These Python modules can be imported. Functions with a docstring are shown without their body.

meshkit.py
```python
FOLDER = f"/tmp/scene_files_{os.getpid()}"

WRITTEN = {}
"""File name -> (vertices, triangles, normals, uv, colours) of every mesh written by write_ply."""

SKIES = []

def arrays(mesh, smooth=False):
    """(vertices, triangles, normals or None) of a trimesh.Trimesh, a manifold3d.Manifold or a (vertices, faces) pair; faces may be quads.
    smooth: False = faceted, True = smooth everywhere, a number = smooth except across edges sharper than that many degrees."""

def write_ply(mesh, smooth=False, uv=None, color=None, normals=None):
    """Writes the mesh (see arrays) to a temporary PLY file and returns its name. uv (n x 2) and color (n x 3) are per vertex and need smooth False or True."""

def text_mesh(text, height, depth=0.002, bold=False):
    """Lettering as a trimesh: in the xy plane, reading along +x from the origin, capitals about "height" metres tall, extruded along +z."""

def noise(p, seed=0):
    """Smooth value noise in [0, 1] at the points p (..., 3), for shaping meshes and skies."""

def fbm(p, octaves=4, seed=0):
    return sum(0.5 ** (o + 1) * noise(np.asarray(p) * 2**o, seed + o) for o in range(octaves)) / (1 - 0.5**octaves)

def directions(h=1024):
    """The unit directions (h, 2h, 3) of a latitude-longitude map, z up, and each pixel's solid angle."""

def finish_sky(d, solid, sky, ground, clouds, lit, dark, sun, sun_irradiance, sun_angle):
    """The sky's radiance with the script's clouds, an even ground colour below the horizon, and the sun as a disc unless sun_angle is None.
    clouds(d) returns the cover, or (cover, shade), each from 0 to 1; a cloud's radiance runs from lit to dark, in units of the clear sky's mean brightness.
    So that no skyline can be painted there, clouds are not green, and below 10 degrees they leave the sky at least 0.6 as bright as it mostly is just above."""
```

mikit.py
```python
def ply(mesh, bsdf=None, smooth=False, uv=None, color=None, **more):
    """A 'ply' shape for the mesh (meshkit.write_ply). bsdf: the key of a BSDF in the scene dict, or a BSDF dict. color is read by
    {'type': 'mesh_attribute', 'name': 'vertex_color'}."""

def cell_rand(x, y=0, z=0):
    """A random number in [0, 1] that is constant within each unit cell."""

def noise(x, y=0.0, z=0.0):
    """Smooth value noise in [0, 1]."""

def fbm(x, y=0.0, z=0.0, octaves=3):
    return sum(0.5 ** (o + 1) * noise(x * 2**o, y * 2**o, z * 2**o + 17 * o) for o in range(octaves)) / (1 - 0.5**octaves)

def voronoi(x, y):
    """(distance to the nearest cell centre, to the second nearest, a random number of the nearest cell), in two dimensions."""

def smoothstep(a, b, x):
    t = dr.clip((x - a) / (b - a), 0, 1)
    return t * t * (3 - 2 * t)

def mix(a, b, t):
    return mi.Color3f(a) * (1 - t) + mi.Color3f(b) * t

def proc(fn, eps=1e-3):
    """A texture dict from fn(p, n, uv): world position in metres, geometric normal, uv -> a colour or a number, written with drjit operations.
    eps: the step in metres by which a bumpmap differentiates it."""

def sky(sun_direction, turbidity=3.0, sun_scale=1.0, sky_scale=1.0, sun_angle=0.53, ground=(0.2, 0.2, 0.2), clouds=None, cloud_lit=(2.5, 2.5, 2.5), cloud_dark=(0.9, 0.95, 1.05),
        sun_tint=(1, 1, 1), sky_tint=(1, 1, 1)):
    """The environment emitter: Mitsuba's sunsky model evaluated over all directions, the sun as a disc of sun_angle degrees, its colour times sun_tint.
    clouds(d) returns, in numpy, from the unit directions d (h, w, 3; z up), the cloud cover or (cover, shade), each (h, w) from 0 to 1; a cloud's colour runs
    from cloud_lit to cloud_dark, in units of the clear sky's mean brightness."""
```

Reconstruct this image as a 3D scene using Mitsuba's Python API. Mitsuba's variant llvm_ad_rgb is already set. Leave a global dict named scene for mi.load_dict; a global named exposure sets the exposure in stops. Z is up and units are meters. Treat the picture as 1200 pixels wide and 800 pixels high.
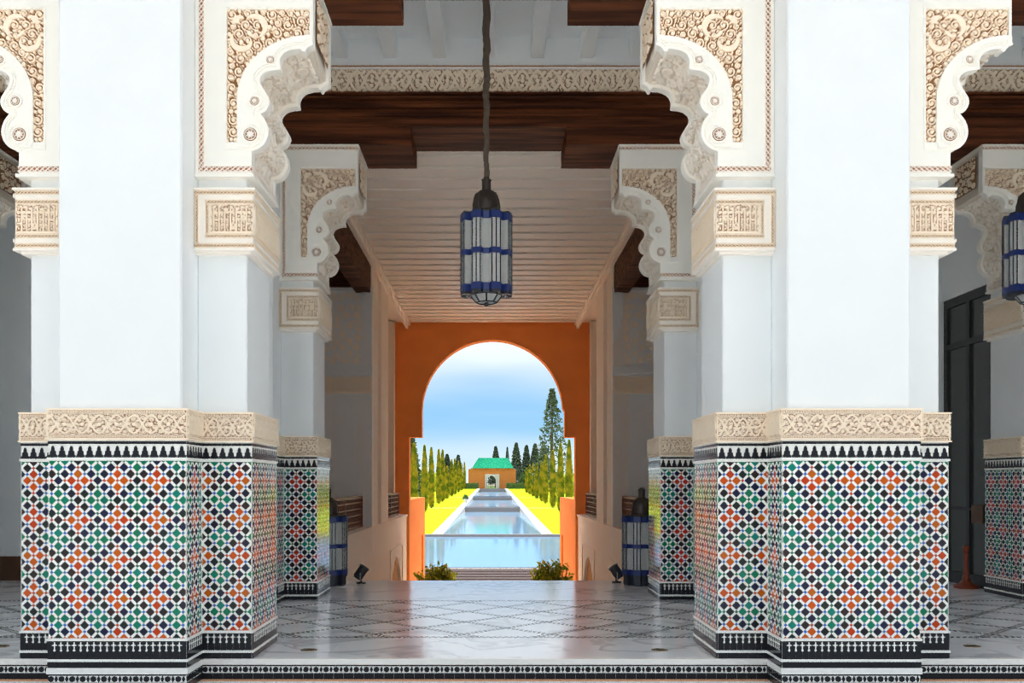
import math, random
import numpy as np, trimesh, mitsuba as mi, mikit, meshkit
import drjit as dr
from shapely.geometry import Polygon, LineString, Point, box as sbox, MultiPolygon
from shapely.ops import unary_union
from shapely import affinity

T = mi.ScalarTransform4f
scene, labels = {}, {}

# ------------------------------------------------------------------ camera, sky, exposure
F, VX, VY, EYE = 1151.0, 577.0, 567.0, 1.35          # focal length in pixels, vanishing point, eye height
scene['camera'] = {'type': 'perspective', 'fov': math.degrees(2 * math.atan(600 / F)), 'fov_axis': 'x',
                   'principal_point_offset_x': (600 - VX) / 1200, 'principal_point_offset_y': (400 - VY) / 800,
                   'near_clip': 0.05, 'far_clip': 3000.0,
                   'to_world': T().look_at(origin=[0, 0, EYE], target=[0, 1, EYE], up=[0, 0, 1])}
exposure = 1.72


def cloud_cover(d):
    el = np.degrees(np.arcsin(np.clip(d[..., 2], -1, 1)))
    q = np.stack([d[..., 0] * 3.0, d[..., 1] * 3.0, d[..., 2] * 14.0], -1)
    n = meshkit.fbm(q, 5, 3)
    c = 0.90 - 0.66 * np.exp(-((el - 3.9) / 2.6) ** 2) + (n - 0.5) * 1.0
    return np.clip(c, 0, 1), np.clip((n - 0.45) * 0.5, 0, 1)


scene['sky'] = mikit.sky((0.02, 0.32, 0.945), turbidity=3.0, sun_scale=0.9, sky_scale=1.0, sun_angle=3.0, ground=(0.35, 0.32, 0.26),
                         clouds=cloud_cover, cloud_lit=(3.15, 3.32, 3.38), cloud_dark=(1.95, 2.15, 2.5), sky_tint=(0.66, 0.92, 1.12))

# ------------------------------------------------------------------ helpers
_taken = {}


def numbered(key):
    n = _taken.get(key, -1) + 1
    _taken[key] = n
    return key if n == 0 else f'{key}_{n:03d}'


def tag(key, label=None, cat=None, group=None, kind=None):
    d = labels.setdefault(key, {})
    for k, v in (('label', label), ('category', cat), ('group', group), ('kind', kind)):
        if v:
            d[k] = v
    return key


def thing(name, label, cat, group=None):
    return tag(numbered(name), label, cat, group, 'thing')


def put(key, shape, bsdf=None, tw=None):
    """One entry of the scene from a mesh (with bsdf) or from a ready ply dict."""
    s = dict(shape) if isinstance(shape, dict) else mikit.ply(shape, bsdf)
    if tw is not None:
        s['to_world'] = tw
    scene[key] = s
    return key


def part(root, name, shape, bsdf=None, tw=None, label=None, kind=None):
    key = numbered(root + '__' + name)
    put(key, shape, bsdf, tw)
    if label or kind:
        tag(key, label, kind=kind)
    return key


def cat(ms):
    return trimesh.util.concatenate([m for m in ms if m is not None])


def bx(x0, x1, y0, y1, z0, z1, bevel=0.0):
    if not bevel:
        m = trimesh.creation.box((x1 - x0, y1 - y0, z1 - z0))
        m.apply_translation(((x0 + x1) / 2, (y0 + y1) / 2, (z0 + z1) / 2))
        return m
    b = bevel
    pts = []
    for sx in (0, 1):
        for sy in (0, 1):
            for sz in (0, 1):
                for k in range(3):
                    i = [b, b, b]; i[k] = 0
                    pts.append([x1 - i[0] if sx else x0 + i[0], y1 - i[1] if sy else y0 + i[1], z1 - i[2] if sz else z0 + i[2]])
    return trimesh.convex.convex_hull(np.array(pts))


def geoms(g):
    if g.is_empty:
        return []
    if g.geom_type == 'Polygon':
        return [g]
    return [p for p in getattr(g, 'geoms', []) if p.geom_type == 'Polygon' and p.area > 1e-8]


def ext(g, d0, d1):
    """Extrude shapely geometry (s, z) from depth d0 to d1 (along +third axis)."""
    ms = []
    for p in geoms(g):
        if p.area < 1e-7:
            continue
        m = trimesh.creation.extrude_polygon(p, d1 - d0, engine='earcut')
        m.apply_translation((0, 0, d0))
        ms.append(m)
    return cat(ms) if ms else None


class Face:
    """A vertical face: origin, direction along it; normal is direction x up."""
    def __init__(s, ox, oy, dx, dy, L):
        s.o, s.d, s.L = np.array([ox, oy, 0.0]), np.array([dx, dy, 0.0]), L
        s.n = np.array([dy, -dx, 0.0])

    def map(s, m):
        if m is None:
            return None
        v = np.asarray(m.vertices)
        w = s.o + v[:, :1] * s.d + v[:, 1:2] * [0, 0, 1.0] + v[:, 2:3] * s.n
        return trimesh.Trimesh(w, m.faces, process=False)


def flipx(m):
    v = np.array(m.vertices); v[:, 0] *= -1
    return trimesh.Trimesh(v, np.asarray(m.faces)[:, ::-1], process=False)


def shift(m, x=0, y=0, z=0):
    m = m.copy(); m.apply_translation((x, y, z)); return m


def frustum(poly, d0, d1, k=0.86):
    """A tile: polygon at depth d0 tapering to a smaller face at d1 (no back)."""
    p = np.array(poly.exterior.coords)[:-1]
    if not poly.exterior.is_ccw:
        p = p[::-1]
    c = p.mean(0)
    q = c + (p - c) * k
    n = len(p)
    v = np.vstack([np.c_[p, np.full(n, d0)], np.c_[q, np.full(n, d1)]])
    f = []
    for i in range(n):
        j = (i + 1) % n
        f += [[i, j, n + j], [i, n + j, n + i]]
    f += [[n, n + i, n + i + 1] for i in range(1, n - 1)]
    return trimesh.Trimesh(v, np.array(f), process=False)


def tube(points, radii, sides=8, cap=True):
    p = np.asarray(points, float)
    r = np.broadcast_to(np.asarray(radii, float), (len(p),))
    t = np.gradient(p, axis=0)
    t /= np.linalg.norm(t, axis=1, keepdims=True) + 1e-12
    ref = np.array([0, 0, 1.0]) if abs(t[0, 2]) < 0.9 else np.array([1.0, 0, 0])
    a = np.cross(t, ref); a /= np.linalg.norm(a, axis=1, keepdims=True) + 1e-12
    b = np.cross(t, a)
    ang = np.arange(sides) * 2 * np.pi / sides
    v = p[:, None] + r[:, None, None] * (np.cos(ang)[None, :, None] * a[:, None] + np.sin(ang)[None, :, None] * b[:, None])
    v = v.reshape(-1, 3)
    f = []
    for i in range(len(p) - 1):
        for j in range(sides):
            k = (j + 1) % sides
            f += [[i * sides + j, (i + 1) * sides + j, (i + 1) * sides + k], [i * sides + j, (i + 1) * sides + k, i * sides + k]]
    if cap:
        n = len(v); v = np.vstack([v, p[0], p[-1]])
        for j in range(sides):
            k = (j + 1) % sides
            f += [[n, j, k], [n + 1, (len(p) - 1) * sides + k, (len(p) - 1) * sides + j]]
    return trimesh.Trimesh(v, np.array(f), process=False)


def lathe(profile, sides=24):
    pr = np.array(profile, float)
    return trimesh.creation.revolve(pr, sections=sides)


# pixel (measured in the photograph) to metres at a distance
def X(px, Y):
    return (px - VX) / F * Y


def Z(py, Y):
    return EYE - (py - VY) / F * Y


# ------------------------------------------------------------------ materials
def rgb(*c):
    return {'type': 'rgb', 'value': list(c)}


def mat(key, base, rough=0.6, spec=0.5, two=True, **more):
    b = {'type': 'principled', 'base_color': base if isinstance(base, dict) else rgb(*base), 'roughness': rough, 'specular': spec, **more}
    scene[key] = {'type': 'twosided', 'bsdf': b} if two else b


def plaster_fn(p, n, uv):
    v = mikit.fbm(p.x * 2.3, p.y * 2.3, p.z * 2.3, 3)
    return mikit.mix((0.76, 0.79, 0.805), (0.80, 0.83, 0.845), v)


def marble_fn(p, n, uv):
    w = mikit.fbm(p.x * 1.3 + 3, p.y * 1.3, p.z, 4)
    v = dr.abs(mikit.fbm(p.x * 1.1 + w * 2.5, p.y * 1.6 + w * 2.5, 0.0, 4) - 0.5)
    s = mikit.smoothstep(0.0, 0.09, v)
    t = mikit.fbm(p.x * 0.9, p.y * 0.9, 5.0, 3)
    return mikit.mix((0.30, 0.32, 0.35), mikit.mix((0.66, 0.68, 0.71), (0.82, 0.83, 0.86), t), s * 0.55 + 0.45)


def wood_fn(p, n, uv):
    w = mikit.fbm(p.x * 1.2, p.y * 14.0, p.z * 16.0, 4)
    g = mikit.fbm(p.x * 3.0, p.y * 60.0, p.z * 70.0, 2)
    c = mikit.mix((0.045, 0.012, 0.005), (0.145, 0.043, 0.014), mikit.smoothstep(0.3, 0.75, w))
    return c * (0.7 + 0.5 * g)


def wood_grain(p, n, uv):
    return mikit.fbm(p.x * 3.0, p.y * 60.0, p.z * 70.0, 2)


def stucco_fn(p, n, uv):
    v = mikit.fbm(p.x * 3, p.y * 3, p.z * 3, 4)
    return mikit.mix((0.76, 0.25, 0.065), (0.84, 0.31, 0.09), v)


def lawn_fn(p, n, uv):
    v = mikit.fbm(p.x * 0.35, p.y * 0.10, 1.0, 4)
    g = mikit.noise(p.x * 5.0, p.y * 1.2, 2.0)
    return mikit.mix((0.30, 0.46, 0.010), (0.50, 0.62, 0.014), v * 0.6 + g * 0.4)


def cypress_fn(p, n, uv):
    v = mikit.fbm(p.x * 1.6, p.y * 1.6, p.z * 1.6, 3)
    return mikit.mix((0.26, 0.32, 0.03), (0.66, 0.54, 0.05), mikit.smoothstep(0.3, 0.7, v))


def wave_fn(p, n, uv):
    return mikit.fbm(p.x * 0.9, p.y * 0.5, 0.0, 3)


mat('m_plaster', mikit.proc(plaster_fn), 0.55, 0.3)
mat('m_cream_plaster', (0.88, 0.86, 0.80), 0.6, 0.3)
mat('m_plaster_warm', (0.80, 0.73, 0.65), 0.7, 0.3)
mat('m_plank', (0.80, 0.74, 0.67), 0.45, 0.4)
mat('m_cream', (0.87, 0.82, 0.75), 0.6, 0.3)
mat('m_carving', (0.92, 0.79, 0.62), 0.6, 0.3)
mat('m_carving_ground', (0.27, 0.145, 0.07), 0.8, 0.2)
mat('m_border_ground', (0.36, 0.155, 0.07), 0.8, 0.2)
mat('m_soffit', (0.74, 0.66, 0.56), 0.7, 0.2)
scene['m_marble'] = {'type': 'twosided', 'bsdf': {'type': 'principled', 'base_color': mikit.proc(marble_fn), 'roughness': 0.13, 'specular': 1.0, 'metallic': 0.2, 'clearcoat': 1.0, 'clearcoat_gloss': 0.93}}
mat('m_marble_white', (0.78, 0.76, 0.72), 0.2, 0.6)
mat('m_black_mosaic', (0.025, 0.027, 0.03), 0.2, 0.6)
mat('m_terracotta', (0.62, 0.34, 0.2), 0.6)
mat('m_step_stone', (0.045, 0.020, 0.018), 0.5)
mat('m_ochre', (0.50, 0.24, 0.07), 0.7)
mat('m_pavement', (0.72, 0.75, 0.77), 0.5)
mat('m_paving_warm', (0.76, 0.68, 0.58), 0.5)
scene['m_wood'] = {'type': 'twosided', 'bsdf': {'type': 'bumpmap', 'arbitrary': mikit.proc(wood_grain, 2e-3), 'scale': 0.003,
                   'bsdf': {'type': 'principled', 'base_color': mikit.proc(wood_fn), 'roughness': 0.6, 'specular': 0.15}}}
mat('m_stucco', mikit.proc(stucco_fn), 0.85, 0.2)
mat('m_lawn', mikit.proc(lawn_fn), 0.9, 0.1)
scene['m_cypress'] = {'type': 'principledthin', 'base_color': mikit.proc(cypress_fn), 'roughness': 0.6, 'diff_trans': 0.9}
mat('m_conifer', (0.16, 0.21, 0.14), 0.8, 0.2)  # green made lighter than natural, partly standing in for distance haze
scene['m_bush'] = {'type': 'principledthin', 'base_color': rgb(0.60, 0.62, 0.08), 'roughness': 0.6, 'diff_trans': 0.8}
mat('m_hedge', (0.10, 0.17, 0.06), 0.8, 0.2)
scene['m_leaf'] = {'type': 'principledthin', 'base_color': rgb(0.28, 0.37, 0.035), 'roughness': 0.35, 'diff_trans': 0.7}
scene['m_leaf_lit'] = {'type': 'principledthin', 'base_color': rgb(0.62, 0.60, 0.06), 'roughness': 0.35, 'diff_trans': 0.7}  # highlights of sunlit leaves, put into the leaf colour
mat('m_trunk', (0.16, 0.11, 0.07), 0.9, 0.2)
mat('m_green_roof', (0.012, 0.40, 0.24), 0.75, 0.1)
mat('m_dark', (0.02, 0.02, 0.022), 0.4)
mat('m_bronze', (0.045, 0.033, 0.026), 0.4, metallic=0.3)
mat('m_blue_metal', (0.012, 0.03, 0.15), 0.35)
mat('m_frame', (0.02, 0.024, 0.035), 0.4)
scene['m_frost'] = {'type': 'principledthin', 'base_color': rgb(0.90, 0.92, 0.90), 'roughness': 0.25, 'diff_trans': 1.2}
mat('m_rope', (0.10, 0.075, 0.055), 0.8)
mat('m_red_wood', (0.20, 0.038, 0.014), 0.3)
mat('m_brown', (0.10, 0.045, 0.02), 0.5)
mat('m_rail', (0.16, 0.05, 0.025), 0.5)
mat('m_grey_stone', (0.30, 0.28, 0.27), 0.6)
mat('m_brass', (0.30, 0.22, 0.12), 0.35, metallic=0.8)
scene['m_water'] = {'type': 'twosided', 'bsdf': {'type': 'bumpmap', 'arbitrary': mikit.proc(wave_fn, 2e-2), 'scale': 0.003,
                    'bsdf': {'type': 'principled', 'base_color': rgb(0.15, 0.27, 0.44), 'roughness': 0.06, 'specular': 0.5}}}
scene['m_glass_dark'] = {'type': 'twosided', 'bsdf': {'type': 'principled', 'base_color': rgb(0.03, 0.035, 0.03), 'roughness': 0.08, 'specular': 0.7}}
GLAZE = dict(rough=0.12, spec=0.2)
mat('m_glaze_white', (0.82, 0.82, 0.78), **GLAZE)
mat('m_glaze_black', (0.014, 0.015, 0.019), **GLAZE)
scene['m_glaze_mixed'] = {'type': 'twosided', 'bsdf': {'type': 'principled', 'base_color': {'type': 'mesh_attribute', 'name': 'vertex_color'}, 'roughness': 0.12, 'specular': 0.2}}
ORANGES = [(0.56, 0.075, 0.006), (0.48, 0.105, 0.007), (0.48, 0.045, 0.007), (0.52, 0.09, 0.005)]
TEALS = [(0.003, 0.19, 0.115), (0.004, 0.15, 0.095), (0.004, 0.20, 0.15), (0.005, 0.17, 0.085)]
DARKS = [(0.012, 0.014, 0.032), (0.013, 0.013, 0.015), (0.026, 0.016, 0.017), (0.010, 0.019, 0.018), (0.010, 0.014, 0.045)]
BLUES = [(0.03, 0.11, 0.50), (0.04, 0.15, 0.42)]
REDS = [(0.50, 0.045, 0.015), (0.42, 0.06, 0.02)]
GREENS = [(0.02, 0.15, 0.09), (0.03, 0.11, 0.08)]
for name, cols in (('orange', ORANGES), ('teal', TEALS), ('dark', DARKS)):
    for i, c in enumerate(cols):
        mat(f'm_tile_{name}_{i}', c, **GLAZE)

# ------------------------------------------------------------------ carved ornament (flat patterns, extruded)


def scroll(cx, cy, r, a0, sgn, w):
    t = np.linspace(0, 1, 15)
    a = a0 + sgn * 2 * np.pi * 1.35 * t
    rr = (r - w / 2) * (1 - 0.80 * t)
    line = LineString(np.c_[cx + rr * np.cos(a), cy + rr * np.sin(a)])
    g = line.buffer(w / 2, quad_segs=1)
    return g.union(Point(cx, cy).buffer(max(r * 0.24, w * 0.55), quad_segs=2))


def leaf(cx, cy, L, w, ang):
    p = [(-L / 2, 0), (-L * 0.2, w / 2), (L * 0.15, w * 0.42), (L / 2, 0), (L * 0.15, -w * 0.42), (-L * 0.2, -w / 2)]
    return affinity.translate(affinity.rotate(Polygon(p), ang, origin=(0, 0)), cx, cy)


def crescent(cx, cy, r, w, a0, span):
    t = np.linspace(0, 1, 14)
    a = a0 + span * t
    k = w * np.sin(np.pi * t) ** 0.7
    o = np.c_[cx + (r + k / 2) * np.cos(a), cy + (r + k / 2) * np.sin(a)]
    i = np.c_[cx + (r - k / 2) * np.cos(a), cy + (r - k / 2) * np.sin(a)]
    return Polygon(np.vstack([o, i[::-1]])).buffer(0)


def fill(g, region, gap, spot, seed):
    """Fill what the scrolls leave open, but for a groove round them and some pierced spots."""
    rng = np.random.default_rng(seed)
    rest = region.difference(g.buffer(gap, quad_segs=1))
    x0, y0, x1, y1 = region.bounds
    n = int((x1 - x0) * (y1 - y0) / (spot * spot) * 0.34)
    holes = [Point(rng.uniform(x0, x1), rng.uniform(y0, y1)).buffer(spot * rng.uniform(0.5, 1.0), quad_segs=1) for _ in range(n)]
    rest = rest.difference(unary_union(holes)).simplify(0.0008)
    return unary_union([p for p in geoms(rest) if p.area > 1.2e-5])


def arabesque(region, seed, radii, w, tries=700, fixed=(), gap=0, spot=0.009):
    rng = np.random.default_rng(seed)
    x0, y0, x1, y1 = region.bounds
    C = np.zeros((0, 3))
    pieces = list(fixed)
    block = unary_union(pieces) if pieces else None
    import shapely
    for r in radii:
        n = int(tries * max(1.0, (x1 - x0) * (y1 - y0) / (r * r) / 500))
        P = np.c_[rng.uniform(x0, x1, n), rng.uniform(y0, y1, n)]
        inner = region.buffer(-r * 0.72)
        if inner.is_empty:
            continue
        ok = shapely.contains_xy(inner, P[:, 0], P[:, 1])
        if block is not None:
            ok &= ~shapely.contains_xy(block.buffer(r * 0.6), P[:, 0], P[:, 1])
        for q in P[ok]:
            if len(C) == 0 or (np.hypot(C[:, 0] - q[0], C[:, 1] - q[1]) > (C[:, 2] + r) * 0.96).all():
                C = np.vstack([C, [q[0], q[1], r]])
    for k, (cx, cy, r) in enumerate(C):
        if r < w * 1.6:
            pieces.append(leaf(cx, cy, r * 2.2, r * 1.2, rng.uniform(0, 180)))
        else:
            pieces.append(scroll(cx, cy, r, rng.uniform(0, 2 * np.pi), rng.choice([-1, 1]), w))
    g = unary_union(pieces).intersection(region)
    return unary_union([g, fill(g, region, gap, spot, seed)]) if gap else g


def lattice_strip(L, w):
    """A border: fillets and a chain of crossing diagonals, length L, width w."""
    t = w * 0.11
    n = max(2, round(L / (w * 0.9)))
    p = L / n
    lines = []
    for i in range(n):
        lines += [LineString([(i * p, t), ((i + 1) * p, w - t)]), LineString([(i * p, w - t), ((i + 1) * p, t)])]
    g = unary_union([l.buffer(w * 0.068, cap_style=2) for l in lines] + [sbox(0, 0, L, t), sbox(0, w - t, L, w)])
    return g.intersection(sbox(0, 0, L, w))


def kufic(L, h, seed):
    rng = np.random.default_rng(seed)
    g = [sbox(0, 0, L, h * 0.07)]
    x = 0.02
    while x < L - 0.02:
        top = h * rng.uniform(0.82, 0.97)
        g.append(sbox(x, h * 0.04, x + 0.011, top))
        g.append(leaf(x + 0.012, top - 0.004, 0.035, 0.02, rng.choice([30, 150])))
        k = rng.integers(0, 4)
        gap = rng.uniform(0.034, 0.046)
        if k == 0:
            g.append(sbox(x, h * 0.30, x + gap, h * 0.37))
        elif k == 1:
            g.append(Point(x + gap * 0.6, h * 0.28).buffer(0.018, quad_segs=3).difference(Point(x + gap * 0.6, h * 0.28).buffer(0.008, quad_segs=2)))
            g.append(sbox(x, h * 0.13, x + gap, h * 0.19))
        elif k == 2:
            g.append(LineString([(x, h * 0.5), (x + gap * 0.6, h * 0.62), (x + gap, h * 0.5)]).buffer(0.006, quad_segs=1))
        g.append(scroll(x + gap * 0.62, h * 0.72, 0.017, rng.uniform(0, 6), 1, 0.007))
        g.append(scroll(x + gap * 0.62, h * 0.48, 0.014, rng.uniform(0, 6), -1, 0.006))
        for q in (0.17, 0.40, 0.60, 0.86):
            g.append(leaf(x + gap * 0.64, h * (q + rng.uniform(-0.04, 0.04)), 0.024, 0.012, rng.uniform(0, 180)))
        x += gap
    R = sbox(0, 0, L, h)
    g = unary_union(g).intersection(R)
    return unary_union([g, fill(g, R, 0.0065, 0.010, seed)])


def ogee_frieze(L, h, seed, period, w, gap=0.006, lw=1.0, k=1.25, spot=0.009):
    """A long carved band: crossing ogee lines over small scrolls."""
    n = max(1, round(L / period)); p = L / n
    lines = []
    for i in range(n):
        t = np.linspace(0, 1, 9)
        y = h * (0.5 - 0.46 * np.cos(2 * np.pi * t))
        lines.append(LineString(np.c_[(i + t) * p, y]).buffer(w * lw, quad_segs=1))
        lines.append(LineString(np.c_[(i + t) * p, h - y]).buffer(w * lw, quad_segs=1))
        for c in (0.0, 0.5, 1.0):
            lines.append(Point((i + c) * p, h / 2).buffer(h * 0.10, quad_segs=2))
    return arabesque(sbox(0, 0, L, h), seed, [k * h * 0.12, k * h * 0.09, k * h * 0.065, k * h * 0.045, k * h * 0.032], w, 1500, [l.intersection(sbox(0, 0, L, h)) for l in lines], gap, spot)


def dotted(L, pitch, size, z):
    return unary_union([sbox(i * pitch + pitch * 0.15, z, i * pitch + pitch * 0.15 + size, z + size) for i in range(int(L / pitch))])


# ------------------------------------------------------------------ the pillar, built once about its own axis
U = 0.04825                                       # half the pitch of the mosaic
HM, HW, PJ, RV = 10.5 * U, 18.5 * U, 8 * U, 18 * U  # half main width, half width, projection, depth of the reveals
FZ0, FZ1 = 0.218, 0.218 + 27 * U                  # mosaic field
FR0, FR1 = 1.674, 1.904                           # carved cap
FACES = {'main': Face(-HM, -PJ, 1, 0, 2 * HM), 'return_r': Face(HM, -PJ, 0, 1, PJ), 'wing_r': Face(HM, 0, 1, 0, HW - HM), 'reveal_r': Face(HW, 0, 0, 1, RV),
         'return_l': Face(-HM, 0, 0, -1, PJ), 'wing_l': Face(-HW, 0, 1, 0, HW - HM), 'reveal_l': Face(-HW, RV, 0, -1, RV)}
TR = 0.71 * U                                     # half diagonal of a large tile
PHASE = {'main': 4.5, 'return_r': 4, 'wing_r': 6, 'reveal_r': 3, 'return_l': 4, 'wing_l': 2, 'reveal_l': 3}


def cross(off, back=True):
    m = sbox(-HM - off, -PJ - off, HM + off, (RV + PJ + off) if back else RV)
    w = sbox(-HW - off, -off, HW + off, RV + off)
    return unary_union([m, w])


def slab(g, z0, z1):
    return cat([shift(trimesh.creation.extrude_polygon(p, z1 - z0, engine='earcut'), z=z0) for p in geoms(g)])


def diamond(cx, cz, r):
    return Polygon([(cx - r, cz), (cx, cz - r), (cx + r, cz), (cx, cz + r)])


def tile_kind(a, b):
    a, b = a % 6, b % 6
    if (a in (1, 5) and b == 0) or (b in (1, 5) and a == 0):
        return 'orange'
    if (a in (2, 4) and b == 3) or (b in (2, 4) and a == 3):
        return 'teal'
    return 'dark'


PHASE2 = {**PHASE, 'wing_r': 3, 'wing_l': 5}


def field(name, phase=PHASE):
    """(large tiles, small tiles) of one face: lists of (polygon, kind)."""
    f = FACES[name]
    n = f.L / U
    rect = sbox(0.004, FZ0, f.L - 0.004, FZ1)
    ph = phase[name]
    large, small = [], []
    for ia in range(-20, 60):
        s = ia + ph - 12
        if s < -0.7 or s > n + 0.7:
            continue
        for k in range(28):
            a, b = ia - 12, k - 3
            z = FZ1 - k * U
            if (a + b) % 2:
                g, kind = diamond(s * U, z, TR).intersection(rect), tile_kind(a, b)
            else:
                kind = 'red' if a % 6 == 0 or b % 6 == 0 else 'green' if a % 6 == 3 or b % 6 == 3 else 'blue'
                g = diamond(s * U, z, 0.29 * U).intersection(rect)
            if g.geom_type != 'Polygon' or g.area < 0.05 * U * U:
                continue
            (large if (a + b) % 2 else small).append((g, kind, s * U, z))
    return large, small


PAL = {'orange': ORANGES, 'teal': TEALS, 'dark': DARKS, 'red': REDS, 'green': GREENS, 'blue': BLUES}


def coloured(tiles, rng):
    """One mesh and its vertex colours out of (mesh, colour) pairs."""
    v, f, c, n = [], [], [], 0
    for m, col in tiles:
        v.append(m.vertices); f.append(np.asarray(m.faces) + n); n += len(m.vertices)
        c.append(np.tile(col, (len(m.vertices), 1)))
    return trimesh.Trimesh(np.vstack(v), np.vstack(f), process=False), np.vstack(c)


rng = np.random.default_rng(7)
main_tiles, rest_tiles, all_tiles = [], [], []
for name, f in FACES.items():
    large, small = field(name)
    for g, kind, s, z in large:
        m = f.map(frustum(g, 0.0, 0.0009, 0.97))
        col = PAL[kind][rng.integers(len(PAL[kind]))]
        if name == 'main':
            full = g.area > 0.95 * 2 * (TR) ** 2
            main_tiles.append((m, kind, full, s, z))
        else:
            rest_tiles.append((m, col))
    for g, kind, s, z in small:
        m = f.map(frustum(g, 0.0, 0.0008, 0.97))
        col = PAL[kind][rng.integers(len(PAL[kind]))]
        rest_tiles.append((m, col))
PAL2 = {**PAL, 'orange': [(0.52, 0.03, 0.025), (0.48, 0.045, 0.02)], 'red': [(0.50, 0.045, 0.02)]}     # crimson crosses on this row
for name, f in FACES.items():
    for lst in field(name, PHASE2):
        for g, kind, s, z in lst:
            all_tiles.append((f.map(frustum(g, 0.0, 0.0009, 0.97)), PAL2[kind][rng.integers(len(PAL2[kind]))]))
rm, rc = coloured(rest_tiles, rng)
REST = mikit.ply(rm, 'm_glaze_mixed', color=rc)
am, ac = coloured(all_tiles, rng)
ALL = mikit.ply(am, 'm_glaze_mixed', color=ac)
one = frustum(diamond(0, 0, TR), 0.0, 0.0009, 0.97)
TILE = {(k, i): mikit.ply(FACES['main'].map(one), f'm_tile_{k}_{i}') for k in ('orange', 'teal', 'dark') for i in range(len(PAL[k]))}
main_prepared = []
for m, kind, full, s, z in main_tiles:
    i = int(rng.integers(len(PAL[kind])))
    if full:
        main_prepared.append((TILE[(kind, i)], (s, z)))
    else:
        main_prepared.append((mikit.ply(m, f'm_tile_{kind}_{i}'), None))

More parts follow.
